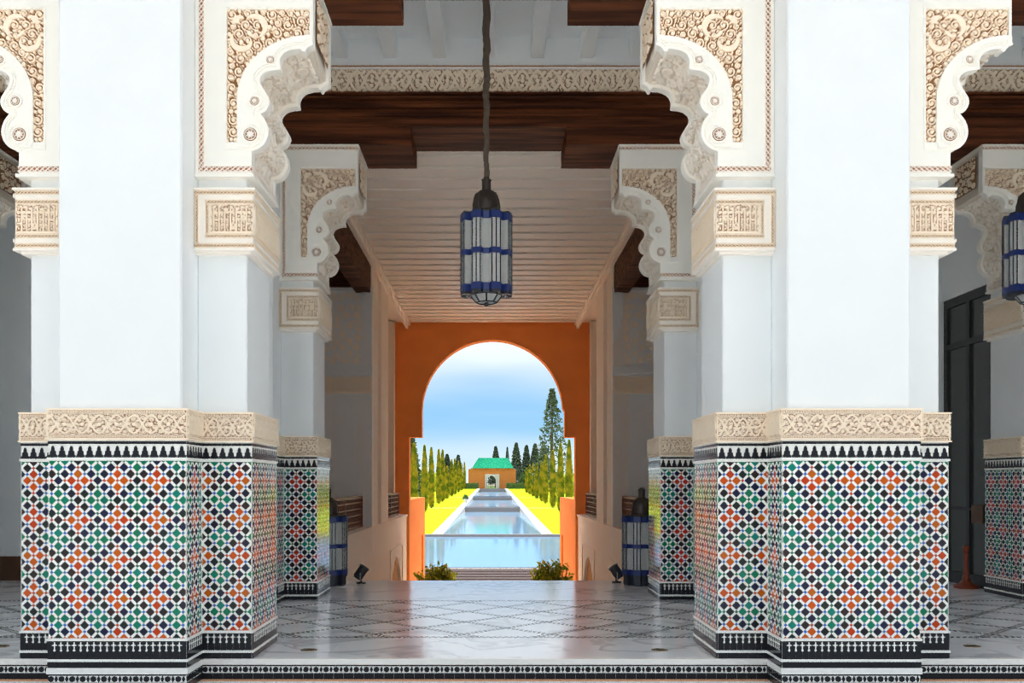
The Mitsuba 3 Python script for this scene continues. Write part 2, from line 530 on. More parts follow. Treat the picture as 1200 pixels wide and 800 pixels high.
# merlons
MP, MH = 0.0675, 0.088
mz = FZ1 + 0.022
mer = Polygon([(-0.031, 0), (-0.031, 0.018), (-0.022, 0.026), (-0.022, 0.048), (-0.012, 0.054), (-0.013, 0.070), (-0.008, 0.082), (0, 0.089),
               (0.008, 0.082), (0.013, 0.070), (0.012, 0.054), (0.022, 0.048), (0.022, 0.026), (0.031, 0.018), (0.031, 0)])
mer1 = ext(mer, 0, 0.005)
merlon_main, merlon_rest = [], []
MERLON = mikit.ply(FACES['main'].map(mer1), 'm_glaze_black')
for name, f in FACES.items():
    n = max(1, round(f.L / MP)); p = f.L / n
    for i in range(n):
        if name == 'main':
            merlon_main.append((i + 0.5) * p)
        m = mer1.copy(); m.apply_translation(((i + 0.5) * p, mz, 0))
        merlon_rest.append((name, f.map(m)))
MERLON_REST = mikit.ply(cat([m for n, m in merlon_rest if n != 'main']), 'm_glaze_black')
MERLON_ALL = mikit.ply(cat([m for n, m in merlon_rest]), 'm_glaze_black')

# white mosaic ground, thin black course over the merlons, base courses
DADO = mikit.ply(slab(cross(0), 0.0, FR0), 'm_glaze_white')
black, white, dots = [], [], []
for name, f in FACES.items():
    def row(z0, z1, w, d, out):
        n = max(1, round(f.L / w)); p = f.L / n
        for i in range(n):
            out.append(f.map(ext(sbox(i * p + 0.0015, z0, (i + 1) * p - 0.0015, z1), 0, d)))
    row(1.645, 1.664, 0.085, 0.006, black)
    row(0.066, 0.198, U, 0.008, black)
    row(0.004, 0.046, 0.075, 0.010, black)
    n = round(f.L / U); p = f.L / n
    for i in range(n + 1):
        s = i * p
        if s < 0.005 or s > f.L - 0.005:
            continue
        g = unary_union([sbox(s - 0.019, 0.164, s + 0.019, 0.171), sbox(s - 0.004, 0.132, s + 0.004, 0.192), Point(s, 0.168).buffer(0.010, quad_segs=2), Point(s, 0.130).buffer(0.009, quad_segs=2)])
        white.append(f.map(ext(g, 0.006, 0.0115)))
    if name in ('main', 'return_r', 'return_l'):
        row(-0.154, -0.109, 0.075, 0.008, black)
        row(-0.055, -0.047, 0.2, 0.006, black)
        n = round(f.L / 0.078); p = f.L / n
        for i in range(n):
            s = (i + 0.5) * p
            dots.append(f.map(ext(Point(s - p / 4, -0.081).buffer(0.0215, quad_segs=2), 0, 0.007)))
            dots.append(f.map(ext(Polygon([(s + p / 4 - 0.012, -0.081), (s + p / 4, -0.105), (s + p / 4 + 0.012, -0.081), (s + p / 4, -0.057)]), 0, 0.007)))
BLACK = mikit.ply(cat(black), 'm_glaze_black')
FRINGE = mikit.ply(cat(white), 'm_glaze_white')
DOTS = mikit.ply(cat(dots), 'm_glaze_black')
PLINTH = mikit.ply(slab(sbox(-HM, -PJ, HM, -0.025), -0.158, 0.0), 'm_glaze_white')
LEDGES = [mikit.ply(q, 'm_glaze_white') for q in (slab(cross(0.012, False), 0.046, 0.066), slab(cross(0.012, False), 0.198, 0.216), slab(cross(0.010, False), 1.527, 1.545), slab(sbox(-HM - 0.012, -PJ - 0.012, HM + 0.012, -0.025), -0.045, 0.0))]

# shaft
si = 0.05
SHAFT = mikit.ply(cat([bx(-HM + si, HM - si, -PJ + si, RV + PJ - si, FR1 - 0.01, 7.1, 0.012), bx(-HW + si, -HM + si, si, RV - si, FR1 - 0.01, 3.74, 0.010), bx(HM - si, HW - si, si, RV - si, FR1 - 0.01, 3.74, 0.010)]), 'm_plaster')

SHAFT2 = mikit.ply(cat([bx(-HM + si, HM - si, -PJ + si, RV + PJ - si, FR1 - 0.01, 5.855, 0.012), bx(-HW + si, -HM + si, si, RV - si, FR1 - 0.01, 3.74, 0.010), bx(HM - si, HW - si, si, RV - si, FR1 - 0.01, 3.74, 0.010)]), 'm_plaster')

# carved cap
CAP = mikit.ply(cat([slab(cross(0.008), FR0, FR1 - 0.012), slab(cross(0.018), FR1 - 0.012, FR1), slab(cross(0.020), FR0, FR0 + 0.012)]), 'm_carving')
ground, carve = [], []
for k, (name, f) in enumerate(FACES.items()):
    L = f.L
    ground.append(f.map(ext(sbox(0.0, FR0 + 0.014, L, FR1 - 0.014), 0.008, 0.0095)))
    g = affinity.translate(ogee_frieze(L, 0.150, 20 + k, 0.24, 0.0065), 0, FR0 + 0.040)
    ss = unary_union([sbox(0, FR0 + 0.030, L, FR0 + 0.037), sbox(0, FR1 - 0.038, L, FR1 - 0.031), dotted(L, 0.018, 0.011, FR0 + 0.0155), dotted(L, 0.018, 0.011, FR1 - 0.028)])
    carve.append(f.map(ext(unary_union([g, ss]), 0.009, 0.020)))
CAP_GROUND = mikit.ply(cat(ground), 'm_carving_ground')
CAP_CARVING = mikit.ply(cat(carve), 'm_carving')

# corbel block with the inscription (right-hand one; the left one is its mirror image)
CX0, CX1, CZ0, CZ1, CY0, CY1 = HM - si + 0.004, HW - si + 0.072, 3.155, 3.619, -0.045, RV - 0.02


def corbel():
    body = [bx(CX0, CX1, CY0, CY1, CZ0, CZ1), bx(CX0, CX1 + 0.018, CY0 - 0.018, CY1, CZ1 - 0.012, CZ1 + 0.006), bx(CX0, CX1 + 0.014, CY0 - 0.014, CY1, CZ0 - 0.012, CZ0 + 0.006),
            bx(CX0, CX1 - 0.03, CY0 + 0.03, CY1, CZ0 - 0.03, CZ0 - 0.012)]
    H = CZ1 - CZ0
    gr, cv, fr = [], [], []
    for f, left in ((Face(CX0, CY0, 1, 0, CX1 - CX0), True), (Face(CX1, CY0, 0, 1, CY1 - CY0), False)):
        L = f.L
        w = 0.030
        a = 0.085 if left else 0.02
        def strip(s0, s1, z, horizontal=True):
            LL = (s1 - s0)
            st = lattice_strip(LL, w)
            gr.append(f.map(ext(affinity.translate(sbox(0, 0, LL, w), s0, z), 0, 0.0015)))
            cv.append(f.map(ext(affinity.translate(st, s0, z), 0.001, 0.008)))
        strip(0.0, L, CZ0 + 0.014)
        strip(0.0, L, CZ1 - 0.014 - w)
        strip(a, L, CZ0 + 0.085)
        strip(a, L, CZ1 - 0.085 - w)
        if left:
            for s0, zz0, zz1 in ((0.004, CZ0 + 0.04, CZ1 - 0.04), (a, CZ0 + 0.111, CZ1 - 0.111)):
                st = affinity.translate(affinity.rotate(lattice_strip(zz1 - zz0, w), 90, origin=(0, 0)), s0 + w, zz0)
                gr.append(f.map(ext(sbox(s0, zz0, s0 + w, zz1), 0, 0.0015)))
                cv.append(f.map(ext(st, 0.001, 0.008)))
        fr.append(f.map(ext(sbox(a - 0.05, CZ0 + 0.048, L, CZ0 + 0.074), 0, 0.006)))
        fr.append(f.map(ext(sbox(a - 0.05, CZ1 - 0.074, L, CZ1 - 0.048), 0, 0.006)))
        s0 = a + (w + 0.012 if left else 0)
        z0, h = CZ0 + 0.121, H - 0.242
        gr.append(f.map(ext(sbox(s0, z0, L - 0.006, z0 + h), 0, 0.0015)))
        cv.append(f.map(ext(affinity.translate(kufic(L - 0.006 - s0, h, 5 if left else 6), s0, z0), 0.001, 0.012)))
    return cat(body + fr), cat(gr), cat(cv)


# bracket: half of the scalloped arch, profile in (distance from the wing shaft's edge, height)
def bp(px, py):
    return ((px - 285.1) / 152.5, 1.35 + (567 - py) / 152.5)


def curve(pts, n=6):
    """Catmull-Rom through the points."""
    p = np.array(pts, float)
    p = np.vstack([2 * p[0] - p[1], p, 2 * p[-1] - p[-2]])
    out = []
    for i in range(1, len(p) - 2):
        for t in np.linspace(0, 1, n, endpoint=False):
            a, b, c, d = p[i - 1:i + 3]
            out.append(0.5 * ((2 * b) + (c - a) * t + (2 * a - 5 * b + 4 * c - d) * t ** 2 + (3 * b - a - 3 * c + d) * t ** 3))
    out.append(p[-2])
    return out


lobe1 = curve([bp(*q) for q in ((293.5, 175), (302, 172), (308.5, 166), (312.3, 157), (312, 148), (308.5, 139.5), (302.6, 132))])
lobe2 = curve([bp(*q) for q in ((302.6, 132), (309, 128.5), (313, 122), (313.4, 115), (309, 107), (304, 99), (302.4, 91.5), (306, 85), (314, 81), (326.6, 79.3))])
lobe3 = curve([bp(*q) for q in ((326.6, 79.3), (326.0, 69), (331, 60.5), (341, 56), (352, 55))])
tip = [bp(*q) for q in ((353.5, 58), (356.0, 58.5), (357.5, 55.5), (361, 52), (365.5, 50.5))]
SCALLOP = [tuple(q) for q in lobe1 + lobe2[1:] + lobe3[1:] + tip]
BTOP, BBOT = 5.29, 3.737
TIPX = bp(365.5, 0)[0]
LX = -(HW - HM) + 0.004                          # left limit, at the main shaft
GAMMA = Polygon([(LX, BBOT), (bp(293.5, 0)[0], BBOT)] + SCALLOP + [(TIPX, BTOP), (LX, BTOP)])
ell = [((361.7 - 84 * math.sin(t)), (115 - 74 * math.cos(t))) for t in np.linspace(0, math.pi / 2, 14)]
PANEL = Polygon([bp(*q) for q in [(264.2, 8.6), (361.7, 8.6)] + ell + [(277.7, 162), (275.5, 165), (264.2, 165)]])
BY0, BY1 = -0.025, RV - 0.05
EDGE = HW - si


def bracket():
    """Parts of the right-hand bracket in pillar coordinates."""
    f = Face(EDGE, BY0, 1, 0, 1)
    D = BY1 - BY0
    plate = cat([f.map(ext(GAMMA.difference(PANEL), -0.03, 0)), f.map(ext(GAMMA, -0.10, -0.03)), f.map(ext(GAMMA, -D, -D + 0.10))])
    core_g = GAMMA.buffer(-0.028, join_style=2).union(Polygon([(LX, BBOT), (0.03, BBOT), (0.03, BTOP), (LX, BTOP)]))
    core = f.map(ext(core_g, -D + 0.10, -0.10))
    # raised mouldings on the white band
    lines = [LineString([bp(*q) for q in ell + [(277.7, 165)]]).buffer(0.012, quad_segs=2),
             LineString(SCALLOP).buffer(0.010, quad_segs=2)]
    frame = sbox(bp(262, 0)[0], bp(0, 174.5)[1], bp(363.5, 0)[0], bp(0, 5.6)[1])
    fr = frame.difference(frame.buffer(-0.012, join_style=2))
    band = GAMMA.difference(PANEL).intersection(Polygon([bp(*q) for q in [(361.7, 41)] + ell + [(277.7, 172), (330, 172), (366, 60), (366, 41)]]))
    gl = [LineString(SCALLOP).parallel_offset(q, 'left').buffer(0.0042, quad_segs=1) for q in (0.022, 0.042)]
    for (px, py, r) in ((292.3, 156.5, 0.066), (297.2, 117.2, 0.050), (315.5, 68.5, 0.042)):
        q = Point(bp(px, py))
        gl.append(q.buffer(r + 0.0085, quad_segs=6).difference(q.buffer(r, quad_segs=6)))
    grooves = unary_union(gl)
    mould = cat([f.map(ext(unary_union(lines).intersection(GAMMA.buffer(0.006)).difference(PANEL.buffer(-0.008)), 0, 0.011)), f.map(ext(fr.intersection(GAMMA), 0, 0.010)), f.map(ext(band.buffer(-0.002).difference(grooves), 0, 0.011))])
    fillet = cat([bx(EDGE + LX, EDGE + 0.075, BY0 - 0.02, BY1, BBOT - 0.022, BBOT), bx(EDGE + LX, EDGE + TIPX + 0.012, BY0 - 0.014, BY1, BTOP - 0.014, BTOP)])
    ground = f.map(ext(PANEL, -0.0305, -0.028))
    c1 = bp(264.2, 8.6)
    vol = []
    for (px, py, r, a0) in ((292.3, 156.5, 0.070, 40), (297.2, 117.2, 0.052, 20), (315.5, 68.5, 0.046, 10)):
        q = bp(px, py)
        vol.append(crescent(q[0], q[1], r, 0.008, math.radians(a0), math.radians(250)))
        vol.append(crescent(q[0] - 0.004, q[1] + 0.006, r + 0.022, 0.007, math.radians(a0 + 30), math.radians(190)))
    mould = cat([mould, f.map(ext(unary_union(vol).intersection(band), 0.011, 0.015))])
    big = [crescent(c1[0] + 0.21, c1[1] - 0.135, 0.085, 0.045, math.radians(-70), math.radians(210)), crescent(c1[0] + 0.115, c1[1] - 0.225, 0.080, 0.045, math.radians(150), math.radians(200)),
           leaf(c1[0] + 0.075, c1[1] - 0.075, 0.10, 0.05, 45), leaf(c1[0] + 0.18, c1[1] - 0.19, 0.09, 0.03, -45)]
    carve = f.map(ext(arabesque(PANEL.buffer(-0.003), 11, [0.044, 0.035, 0.028, 0.022, 0.017, 0.0125, 0.0095], 0.0095, 1600, big, 0.0105, 0.015), -0.028, -0.003))
    prof = np.array([(bp(293.5, 0)[0], BBOT + 0.08)] + SCALLOP[:-3])
    seg_l = np.r_[0, np.cumsum(np.hypot(*np.diff(prof, axis=0).T))]
    tg = np.gradient(prof, axis=0); tg /= np.linalg.norm(tg, axis=1, keepdims=True) + 1e-9
    nr = np.c_[tg[:, 1], -tg[:, 0]]
    so = ext(arabesque(sbox(0.02, 0.13, seg_l[-1] - 0.02, D - 0.13), 14, [0.06, 0.045, 0.032, 0.022, 0.014], 0.015, 900), 0.0, 0.016)
    v = np.array(so.vertices)
    P = np.c_[np.interp(v[:, 0], seg_l, prof[:, 0]), np.interp(v[:, 0], seg_l, prof[:, 1])]
    N = np.c_[np.interp(v[:, 0], seg_l, nr[:, 0]), np.interp(v[:, 0], seg_l, nr[:, 1])]
    P = P - N * (0.030 - v[:, 2:3])
    soffit = trimesh.Trimesh(np.c_[EDGE + P[:, 0], BY0 + v[:, 1], P[:, 1]], so.faces, process=False)
    # lattice border along the outer side, bottom and top
    gr, cv = [], []
    w = 0.046
    xs = bp(231, 0)[0]
    for (s0, z0, L, rot) in ((xs, BBOT + 0.018, bp(293.5, 0)[0] - xs, 0), (xs, BBOT + 0.018 + w, BTOP - 0.03 - w - BBOT - 0.018, 1), (xs, BTOP - 0.02 - w, TIPX - xs, 0)):
        st = lattice_strip(L, w)
        gb = sbox(0, 0, L, w)
        if rot:
            st, gb = (affinity.translate(affinity.rotate(q, 90, origin=(0, 0)), w, 0) for q in (st, gb))
        gr.append(f.map(ext(affinity.translate(gb, s0, z0), 0, 0.0015)))
        cv.append(f.map(ext(affinity.translate(st, s0, z0), 0.001, 0.010)))
    f2 = Face(EDGE + bp(293.5, 0)[0], BY0, 0, 1, D)
    gr.append(f2.map(ext(affinity.translate(sbox(0, 0, D, w), 0, BBOT + 0.018), 0, 0.0015)))
    cv.append(f2.map(ext(affinity.translate(lattice_strip(D, w), 0, BBOT + 0.018), 0.001, 0.010)))
    # carved strip on the bracket's end, facing the opening
    f3 = Face(EDGE + TIPX, BY0, 0, 1, D)
    z0 = bp(0, 45)[1]
    reg = sbox(0.16, z0 + 0.06, D - 0.16, BTOP - 0.08)
    gr3 = f3.map(ext(reg, 0, 0.0015))
    cv3 = f3.map(ext(arabesque(reg.buffer(-0.004), 12, [0.05, 0.035, 0.022, 0.014], 0.012, 500), 0.001, 0.012))
    ros = []
    for (px, py, r) in ((292.3, 156.5, 0.052), (297.2, 117.2, 0.036), (315.5, 68.5, 0.030)):
        c = bp(px, py)
        disc = f.map(ext(Point(c).buffer(r, quad_segs=5), 0.010, 0.0125))
        ring = Point(c).buffer(r * 0.86, quad_segs=5).difference(Point(c).buffer(r * 0.76, quad_segs=5))
        pet = [affinity.rotate(leaf(c[0] + r * 0.40, c[1], r * 0.62, r * 0.24, 0), 45 * k + 22, origin=c) for k in range(8)]
        ros.append((disc, f.map(ext(unary_union([ring, Point(c).buffer(r * 0.16, quad_segs=2)] + pet), 0.012, 0.019))))
    return cat([plate, mould, fillet]), core, ground, carve, cat(gr), cat(cv), gr3, cv3, ros, soffit


cb, cg, cc = corbel()
br = bracket()
SIDES = []
for fl in (lambda m: m, flipx):
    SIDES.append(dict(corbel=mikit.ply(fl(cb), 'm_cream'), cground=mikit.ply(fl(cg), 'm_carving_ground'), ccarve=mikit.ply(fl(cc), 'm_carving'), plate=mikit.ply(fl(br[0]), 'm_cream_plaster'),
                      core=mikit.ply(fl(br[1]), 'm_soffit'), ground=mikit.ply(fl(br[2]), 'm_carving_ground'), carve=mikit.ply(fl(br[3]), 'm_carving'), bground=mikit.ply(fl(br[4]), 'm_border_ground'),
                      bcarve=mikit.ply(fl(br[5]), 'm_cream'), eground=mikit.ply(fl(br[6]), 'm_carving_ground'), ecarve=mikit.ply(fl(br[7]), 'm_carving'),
                      soffit=mikit.ply(fl(br[9]), 'm_cream'),
                      ros=[(mikit.ply(fl(a), 'm_carving_ground'), mikit.ply(fl(b), 'm_cream')) for a, b in br[8]]))


def pillar(Xc, Yw, label, group, singles, plinth=True):
    front = plinth
    t = thing('pillar', label, 'pillar', group)
    tw = T().translate([Xc, Yw, 0])
    part(t, 'shaft', SHAFT if front else SHAFT2, tw=tw, label='plain white plaster shaft')
    d = part(t, 'dado', DADO, tw=tw, label='mosaic of glazed tiles around the foot')
    if singles:
        for p, at in main_prepared:
            part(d, 'tile', p, tw=tw if at is None else T().translate([Xc + at[0], Yw, at[1]]))
        part(d, 'tile', REST, tw=tw, kind='stuff', label='smaller tiles on the sides')
        for s in merlon_main:
            part(d, 'merlon', MERLON, tw=T().translate([Xc + s, Yw, mz]))
        part(d, 'merlon', MERLON_REST, tw=tw, kind='stuff')
    else:
        part(d, 'tile', ALL, tw=tw, kind='stuff')
        part(d, 'merlon', MERLON_ALL, tw=tw, kind='stuff')
    part(d, 'black_tile', BLACK, tw=tw, kind='stuff')
    part(d, 'fringe', FRINGE, tw=tw, kind='stuff')
    for q in LEDGES[:4 if plinth else 3]:
        part(d, 'ledge', q, tw=tw)
    if plinth:
        p = part(t, 'plinth', PLINTH, tw=tw)
        part(p, 'dot_tile', DOTS, tw=tw, kind='stuff')
    c = part(t, 'cap', CAP, tw=tw, label='carved stucco band above the mosaic')
    part(c, 'ground', CAP_GROUND, tw=tw)
    part(c, 'carving', CAP_CARVING, tw=tw)
    for S in SIDES:
        k = part(t, 'corbel', S['corbel'], tw=tw, label='block carved with an inscription')
        part(k, 'ground', S['cground'], tw=tw)
        part(k, 'inscription', S['ccarve'], tw=tw)
        b = part(t, 'bracket', S['plate'], tw=tw, label='white scalloped arch bracket')
        part(b, 'soffit', S['core'], tw=tw)
        part(b, 'soffit_carving', S['soffit'], tw=tw, label='carved stucco under the scallops')
        part(b, 'panel', S['ground'], tw=tw)
        part(b, 'carving', S['carve'], tw=tw, label='carved stucco leaves and scrolls')
        part(b, 'border', S['bground'], tw=tw)
        part(b, 'border_lattice', S['bcarve'], tw=tw)
        part(b, 'end_panel', S['eground'], tw=tw)
        part(b, 'end_carving', S['ecarve'], tw=tw)
        for a, r in S['ros']:
            part(b, 'rosette', a, tw=tw)
            part(b, 'rosette_relief', r, tw=tw)
    return t


# ------------------------------------------------------------------ the setting
YF, YS, YB, YA = 7.6, 11.43, 13.76, 26.0          # front row, second row, back edge of the floor, garden arch
PF = [-2.754, 2.636]
PS = [-2.933, 2.849]
SEEN_R, SEEN_L = 7.063, -7.17
XW = 10.5


def struct(key, mesh, bsdf, label=None):
    put(key, mesh, bsdf)
    tag(key, label, kind='structure')
    return key


# floor: base, slabs of the front strip, black mosaic lines
fl = struct('floor', bx(-XW, XW, YF + 0.01, YB, -0.30, -0.004), 'm_marble', 'polished grey marble floor with black mosaic lines')
xs = np.arange(-XW, XW, 1.15)
for i, x in enumerate(xs):
    part(fl, 'slab', bx(x + 0.001, min(x + 1.149, XW), YF + 0.02, 8.58, -0.02, 0.0), 'm_marble')
for i, x in enumerate(xs):
    part(fl, 'slab', bx(x + 0.001 + 0.3, min(x + 1.149 + 0.3, XW), 11.43, YB, -0.02, 0.0), 'm_marble')
for j in range(3):
    for i, x in enumerate(xs):
        y0 = 8.582 + j * 0.949
        part(fl, 'slab', bx(x + 0.001, min(x + 1.149, XW), y0, y0 + 0.947, -0.02, 0.0), 'm_marble')


def mosaic_line(p, q):
    p, q = np.array(p, float), np.array(q, float)
    L = np.linalg.norm(q - p); d = (q - p) / L; n = np.array([-d[1], d[0]])
    out = []
    k = 0.054
    for i in range(int(L / k)):
        for s, o in ((-0.021, 0.0), (0.021, 0.5)):
            c = p + d * (i + o + 0.25) * k + n * s
            if not (8.60 < c[1] < 11.42):
                continue
            out.append(np.array([c + d * 0.021, c + n * 0.021, c - d * 0.021, c - n * 0.021]))
    return out


quads = []
for x in np.arange(-14, 14, 0.79):
    quads += mosaic_line((x - 0.43 + 14 % 0.79, 8.66), (x - 0.43 + 14 % 0.79 + 2.70, 11.36))
    quads += mosaic_line((x - 0.43 + 14 % 0.79 + 2.70, 8.66), (x - 0.43 + 14 % 0.79, 11.36))
for y in (8.66, 11.36):
    quads += mosaic_line((-XW, y), (XW, y))
V, Fc = [], []
for i, q in enumerate(quads):
    if abs(q[0, 0]) > XW - 0.1:
        continue
    b = len(V) * 8
    V.append(np.vstack([np.c_[q, np.full(4, -0.001)], np.c_[q, np.full(4, 0.0012)]]))
    Fc += [[b + 4, b + 5, b + 6], [b + 4, b + 6, b + 7]] + [t for s in range(4) for t in ([b + s, b + (s + 1) % 4, b + 4 + (s + 1) % 4], [b + s, b + 4 + (s + 1) % 4, b + 4 + s])]
part(fl, 'mosaic_line', trimesh.Trimesh(np.vstack(V), np.array(Fc), process=False), 'm_black_mosaic', kind='stuff', label='lines of small black mosaic squares')
# step edge with its tiled riser; it runs between the pillars' plinths
seg = [(-8.14 + HM + 0.01, PF[0] - HM - 0.01), (PF[0] + HM + 0.01, PF[1] - HM - 0.01), (PF[1] + HM + 0.01, 8.03 - HM - 0.01)]
blk, dts = [], []
tr = struct('trim_1', cat([bx(a, b, YF - 0.03, YF + 0.03, -0.045, 0.0015, 0.006) for a, b in seg]), 'm_marble_white', 'pale marble nosing of the step')
rs = struct('trim_2', cat([bx(a, b, YF - 0.012, YF + 0.03, -0.16, -0.045) for a, b in seg]), 'm_glaze_white', 'mosaic riser of the step')
for a, b in seg:
    f = Face(a, YF - 0.012, 1, 0, b - a)
    n = round(f.L / 0.078); p = f.L / n
    for i in range(n):
        s = (i + 0.5) * p
        blk.append(f.map(ext(sbox(i * p + 0.0015, -0.154, (i + 1) * p - 0.0015, -0.109), 0, 0.007)))
        dts.append(f.map(ext(Point(s - p / 4, -0.081).buffer(0.0215, quad_segs=2), 0, 0.006)))
        dts.append(f.map(ext(Polygon([(s + p / 4 - 0.012, -0.081), (s + p / 4, -0.105), (s + p / 4 + 0.012, -0.081), (s + p / 4, -0.057)]), 0, 0.006)))
    blk.append(f.map(ext(sbox(0, -0.055, f.L, -0.048), 0, 0.005)))
part(rs, 'black_tile', cat(blk), 'm_glaze_black', kind='stuff')
part(rs, 'dot_tile', cat(dts), 'm_glaze_black', kind='stuff')
gd = struct('ground', bx(-40, 40, -40, YF, -0.5, -0.16), 'm_pavement', 'pale pavement of the court in front of the step')
struct('trim_3', cat([bx(a, b, YF - 0.085, YF - 0.016, -0.165, -0.155) for a, b in seg]), 'm_terracotta', 'terracotta strip at the foot of the step')

# walls over the two rows, ceiling of the gallery between them
struct('wall_front', cat([bx(a, b, YF + 0.02, YF + RV - 0.07, 5.87, 7.1) for a, b in ((-XW, -8.14 - HM + si - 0.002), (-8.14 + HM - si + 0.002, PF[0] - HM + si - 0.002), (PF[0] + HM - si + 0.002, PF[1] - HM + si - 0.002), (PF[1] + HM - si + 0.002, 8.03 - HM + si - 0.002), (8.03 + HM - si + 0.002, XW))]), 'm_plaster')  # out of view; stops sky light coming in over the beams
struct('unseen_trim_4', bx(-XW - 4, XW + 4, YF - PJ - 0.8, YF + 1.5, 7.11, 7.3), 'm_wood', 'unseen wooden eave placed to shade the front')  # eave out of view, placed for the shade it casts over the front
struct('roof', bx(-XW - 4, XW + 4, YF + 0.2, YA + 0.3, 7.31, 7.45), 'm_plaster')
wi = struct('wall_inner', bx(-XW, XW, YS + 0.03, YS + RV - 0.1, 5.864, 7.3), 'm_plaster', 'white wall above the wooden lintel')
frL = 2 * XW
ff = Face(-XW, YS + 0.03, 1, 0, frL)
fz0, fz1 = 5.885, 6.215
fk = part(wi, 'frieze', cat([ff.map(ext(sbox(0, fz0, frL, fz1), 0, 0.02)), ff.map(ext(sbox(0, fz1 - 0.03, frL, fz1 - 0.012), 0, 0.035)), ff.map(ext(sbox(0, fz0 - 0.022, frL, fz0 + 0.012), 0, 0.06))]), 'm_cream', label='carved stucco frieze')
part(wi, 'frieze_line', cat([ff.map(ext(sbox(0, fz1 - 0.012, frL, fz1 + 0.004), 0, 0.03)), ff.map(ext(sbox(0, fz0 + 0.013, frL, fz0 + 0.026), 0.0, 0.0315))]), 'm_border_ground')
unit = ogee_frieze(1.75, fz1 - fz0 - 0.075, 41, 0.35, 0.014, 0.011, 1.1, 1.35, 0.016)
ug, uc = ext(sbox(0, 0, 1.75, fz1 - fz0 - 0.07), 0.02, 0.0215), ext(unit, 0.021, 0.036)
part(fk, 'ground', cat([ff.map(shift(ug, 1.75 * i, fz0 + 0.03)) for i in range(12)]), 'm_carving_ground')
part(fk, 'carving', cat([ff.map(shift(uc, 1.75 * i, fz0 + 0.03)) for i in range(12)]), 'm_carving')
ce = struct('ceiling', bx(-XW, XW, YF + RV + PJ - 0.04, YS + 0.03, 6.55, 6.75), 'm_plaster', 'white ceiling between the pillars with joists')
for k in range(-16, 18):
    x = -0.065 + 0.573 * k + 0.02
    if abs(x) < XW - 0.2:
        part(ce, 'joist', bx(x - 0.08, x + 0.08, YF + RV + PJ - 0.03, YS + 0.03, 6.31, 6.555, 0.012), 'm_plaster')


# wooden lintels over each bay
def lintel(x0, x1, Yw, tips, label):
    """x0, x1: between the main shafts; tips: where the brackets' ends are."""
    t = thing('lintel', label, 'wooden beam', 'wooden beams over the bays')
    y0, y1 = Yw - 0.02, Yw + RV - 0.04
    prof = [(0, 5.50), (0, 5.61), (-0.03, 5.615), (-0.03, 5.65), (0.005, 5.665), (0.005, 5.70), (-0.055, 5.705), (-0.055, 5.745), (-0.02, 5.76), (-0.02, 5.785), (-0.10, 5.79), (-0.10, 5.82), (-0.07, 5.835), (-0.11, 5.845), (-0.11, 5.86)]
    poly = Polygon([(y1 - y0, 5.50)] + [(0.0, 5.50)] + prof[1:] + [(y1 - y0, 5.86)])
    m = trimesh.creation.extrude_polygon(poly, x1 - x0, engine='earcut')
    v = np.array(m.vertices)
    m = trimesh.Trimesh(np.c_[v[:, 2] + x0, v[:, 0] + y0, v[:, 1]], m.faces, process=False)
    m.fix_normals()
    part(t, 'beam', m, 'm_wood')
    for a, b in ((x0, tips[0] + 0.62), (tips[1] - 0.62, x1)):
        part(t, 'corbel', bx(a, b, y0 - 0.006, y1 + 0.03, 5.292, 5.499, 0.006), 'm_wood')


def bay(Xl, Xr, Yw, label):
    lintel(Xl + HM - si + 0.002, Xr - HM + si - 0.002, Yw, (Xl + EDGE + TIPX, Xr - EDGE - TIPX), label)


pillar(PF[0], YF, 'white front pillar with orange and teal mosaic foot, left of the hanging lantern', None, True)
pillar(PF[1], YF, 'white front pillar with orange and teal mosaic foot, right of the hanging lantern', None, True)
pillar(-8.14, YF, 'unseen white front pillar beyond the left edge, placed to darken the left gallery', None, False)  # out of view; narrows the left bay so less light reaches the gallery
pillar(8.03, YF, 'unseen white front pillar beyond the right edge, placed to darken the right gallery', None, False)  # unseen as well; cuts the light into the right gallery
pillar(PS[0], YS, 'shaded pillar with red-dotted black mosaic, behind the left front pillar', None, False, False)
pillar(PS[1], YS, 'shaded pillar with red-dotted black mosaic, behind the right front pillar', None, False, False)
pillar(SEEN_R, YS, 'shaded mosaic pillar at the right edge, beyond the hanging lantern there', None, False, False)
pillar(SEEN_L, YS, 'pillar of the inner row whose bracket shows at the far left edge', None, False, False)
bay(PF[0], PF[1], YF, 'dark wooden beam of the front row, its two end blocks at the top edge')
bay(PF[1], 8.03, YF, 'dark wooden beam end at the top right corner')
bay(-8.14, PF[0], YF, 'dark wooden beam over the left front bay')
bay(PS[0], PS[1], YS, 'dark moulded wooden beam crossing behind the hanging lantern')
bay(PS[1], SEEN_R, YS, 'dark moulded wooden beam over the right inner bay')
bay(SEEN_L, PS[0], YS, 'dark moulded wooden beam over the left inner bay')

# back walls of the gallery, unseen side walls that close its ends and keep it dark
struct('wall_back_left', bx(-XW, -2.42, YB, YB + 0.15, -0.3, 6.55), 'm_plaster', 'shaded wall at the back of the gallery')
struct('baseboard_left', bx(-XW, -3.2, YB - 0.02, YB, 0, 0.34), 'm_brown')
struct('wall_back_right', bx(2.42, XW, YB, YB + 0.15, -0.3, 6.55), 'm_plaster')
struct('unseen_wall_left', bx(-XW - 0.2, -XW, YF - 0.3, YB + 0.15, -0.3, 7.3), 'm_plaster')
struct('unseen_wall_right', bx(XW, XW + 0.2, YF - 0.3, YB + 0.15, -0.3, 7.3), 'm_plaster')
struct('ceiling_gallery', cat([bx(-XW, -2.42, YS + RV + PJ, YB, 6.0, 6.1), bx(2.42, XW, YS + RV + PJ, YB, 6.0, 6.1)]), 'm_plaster')
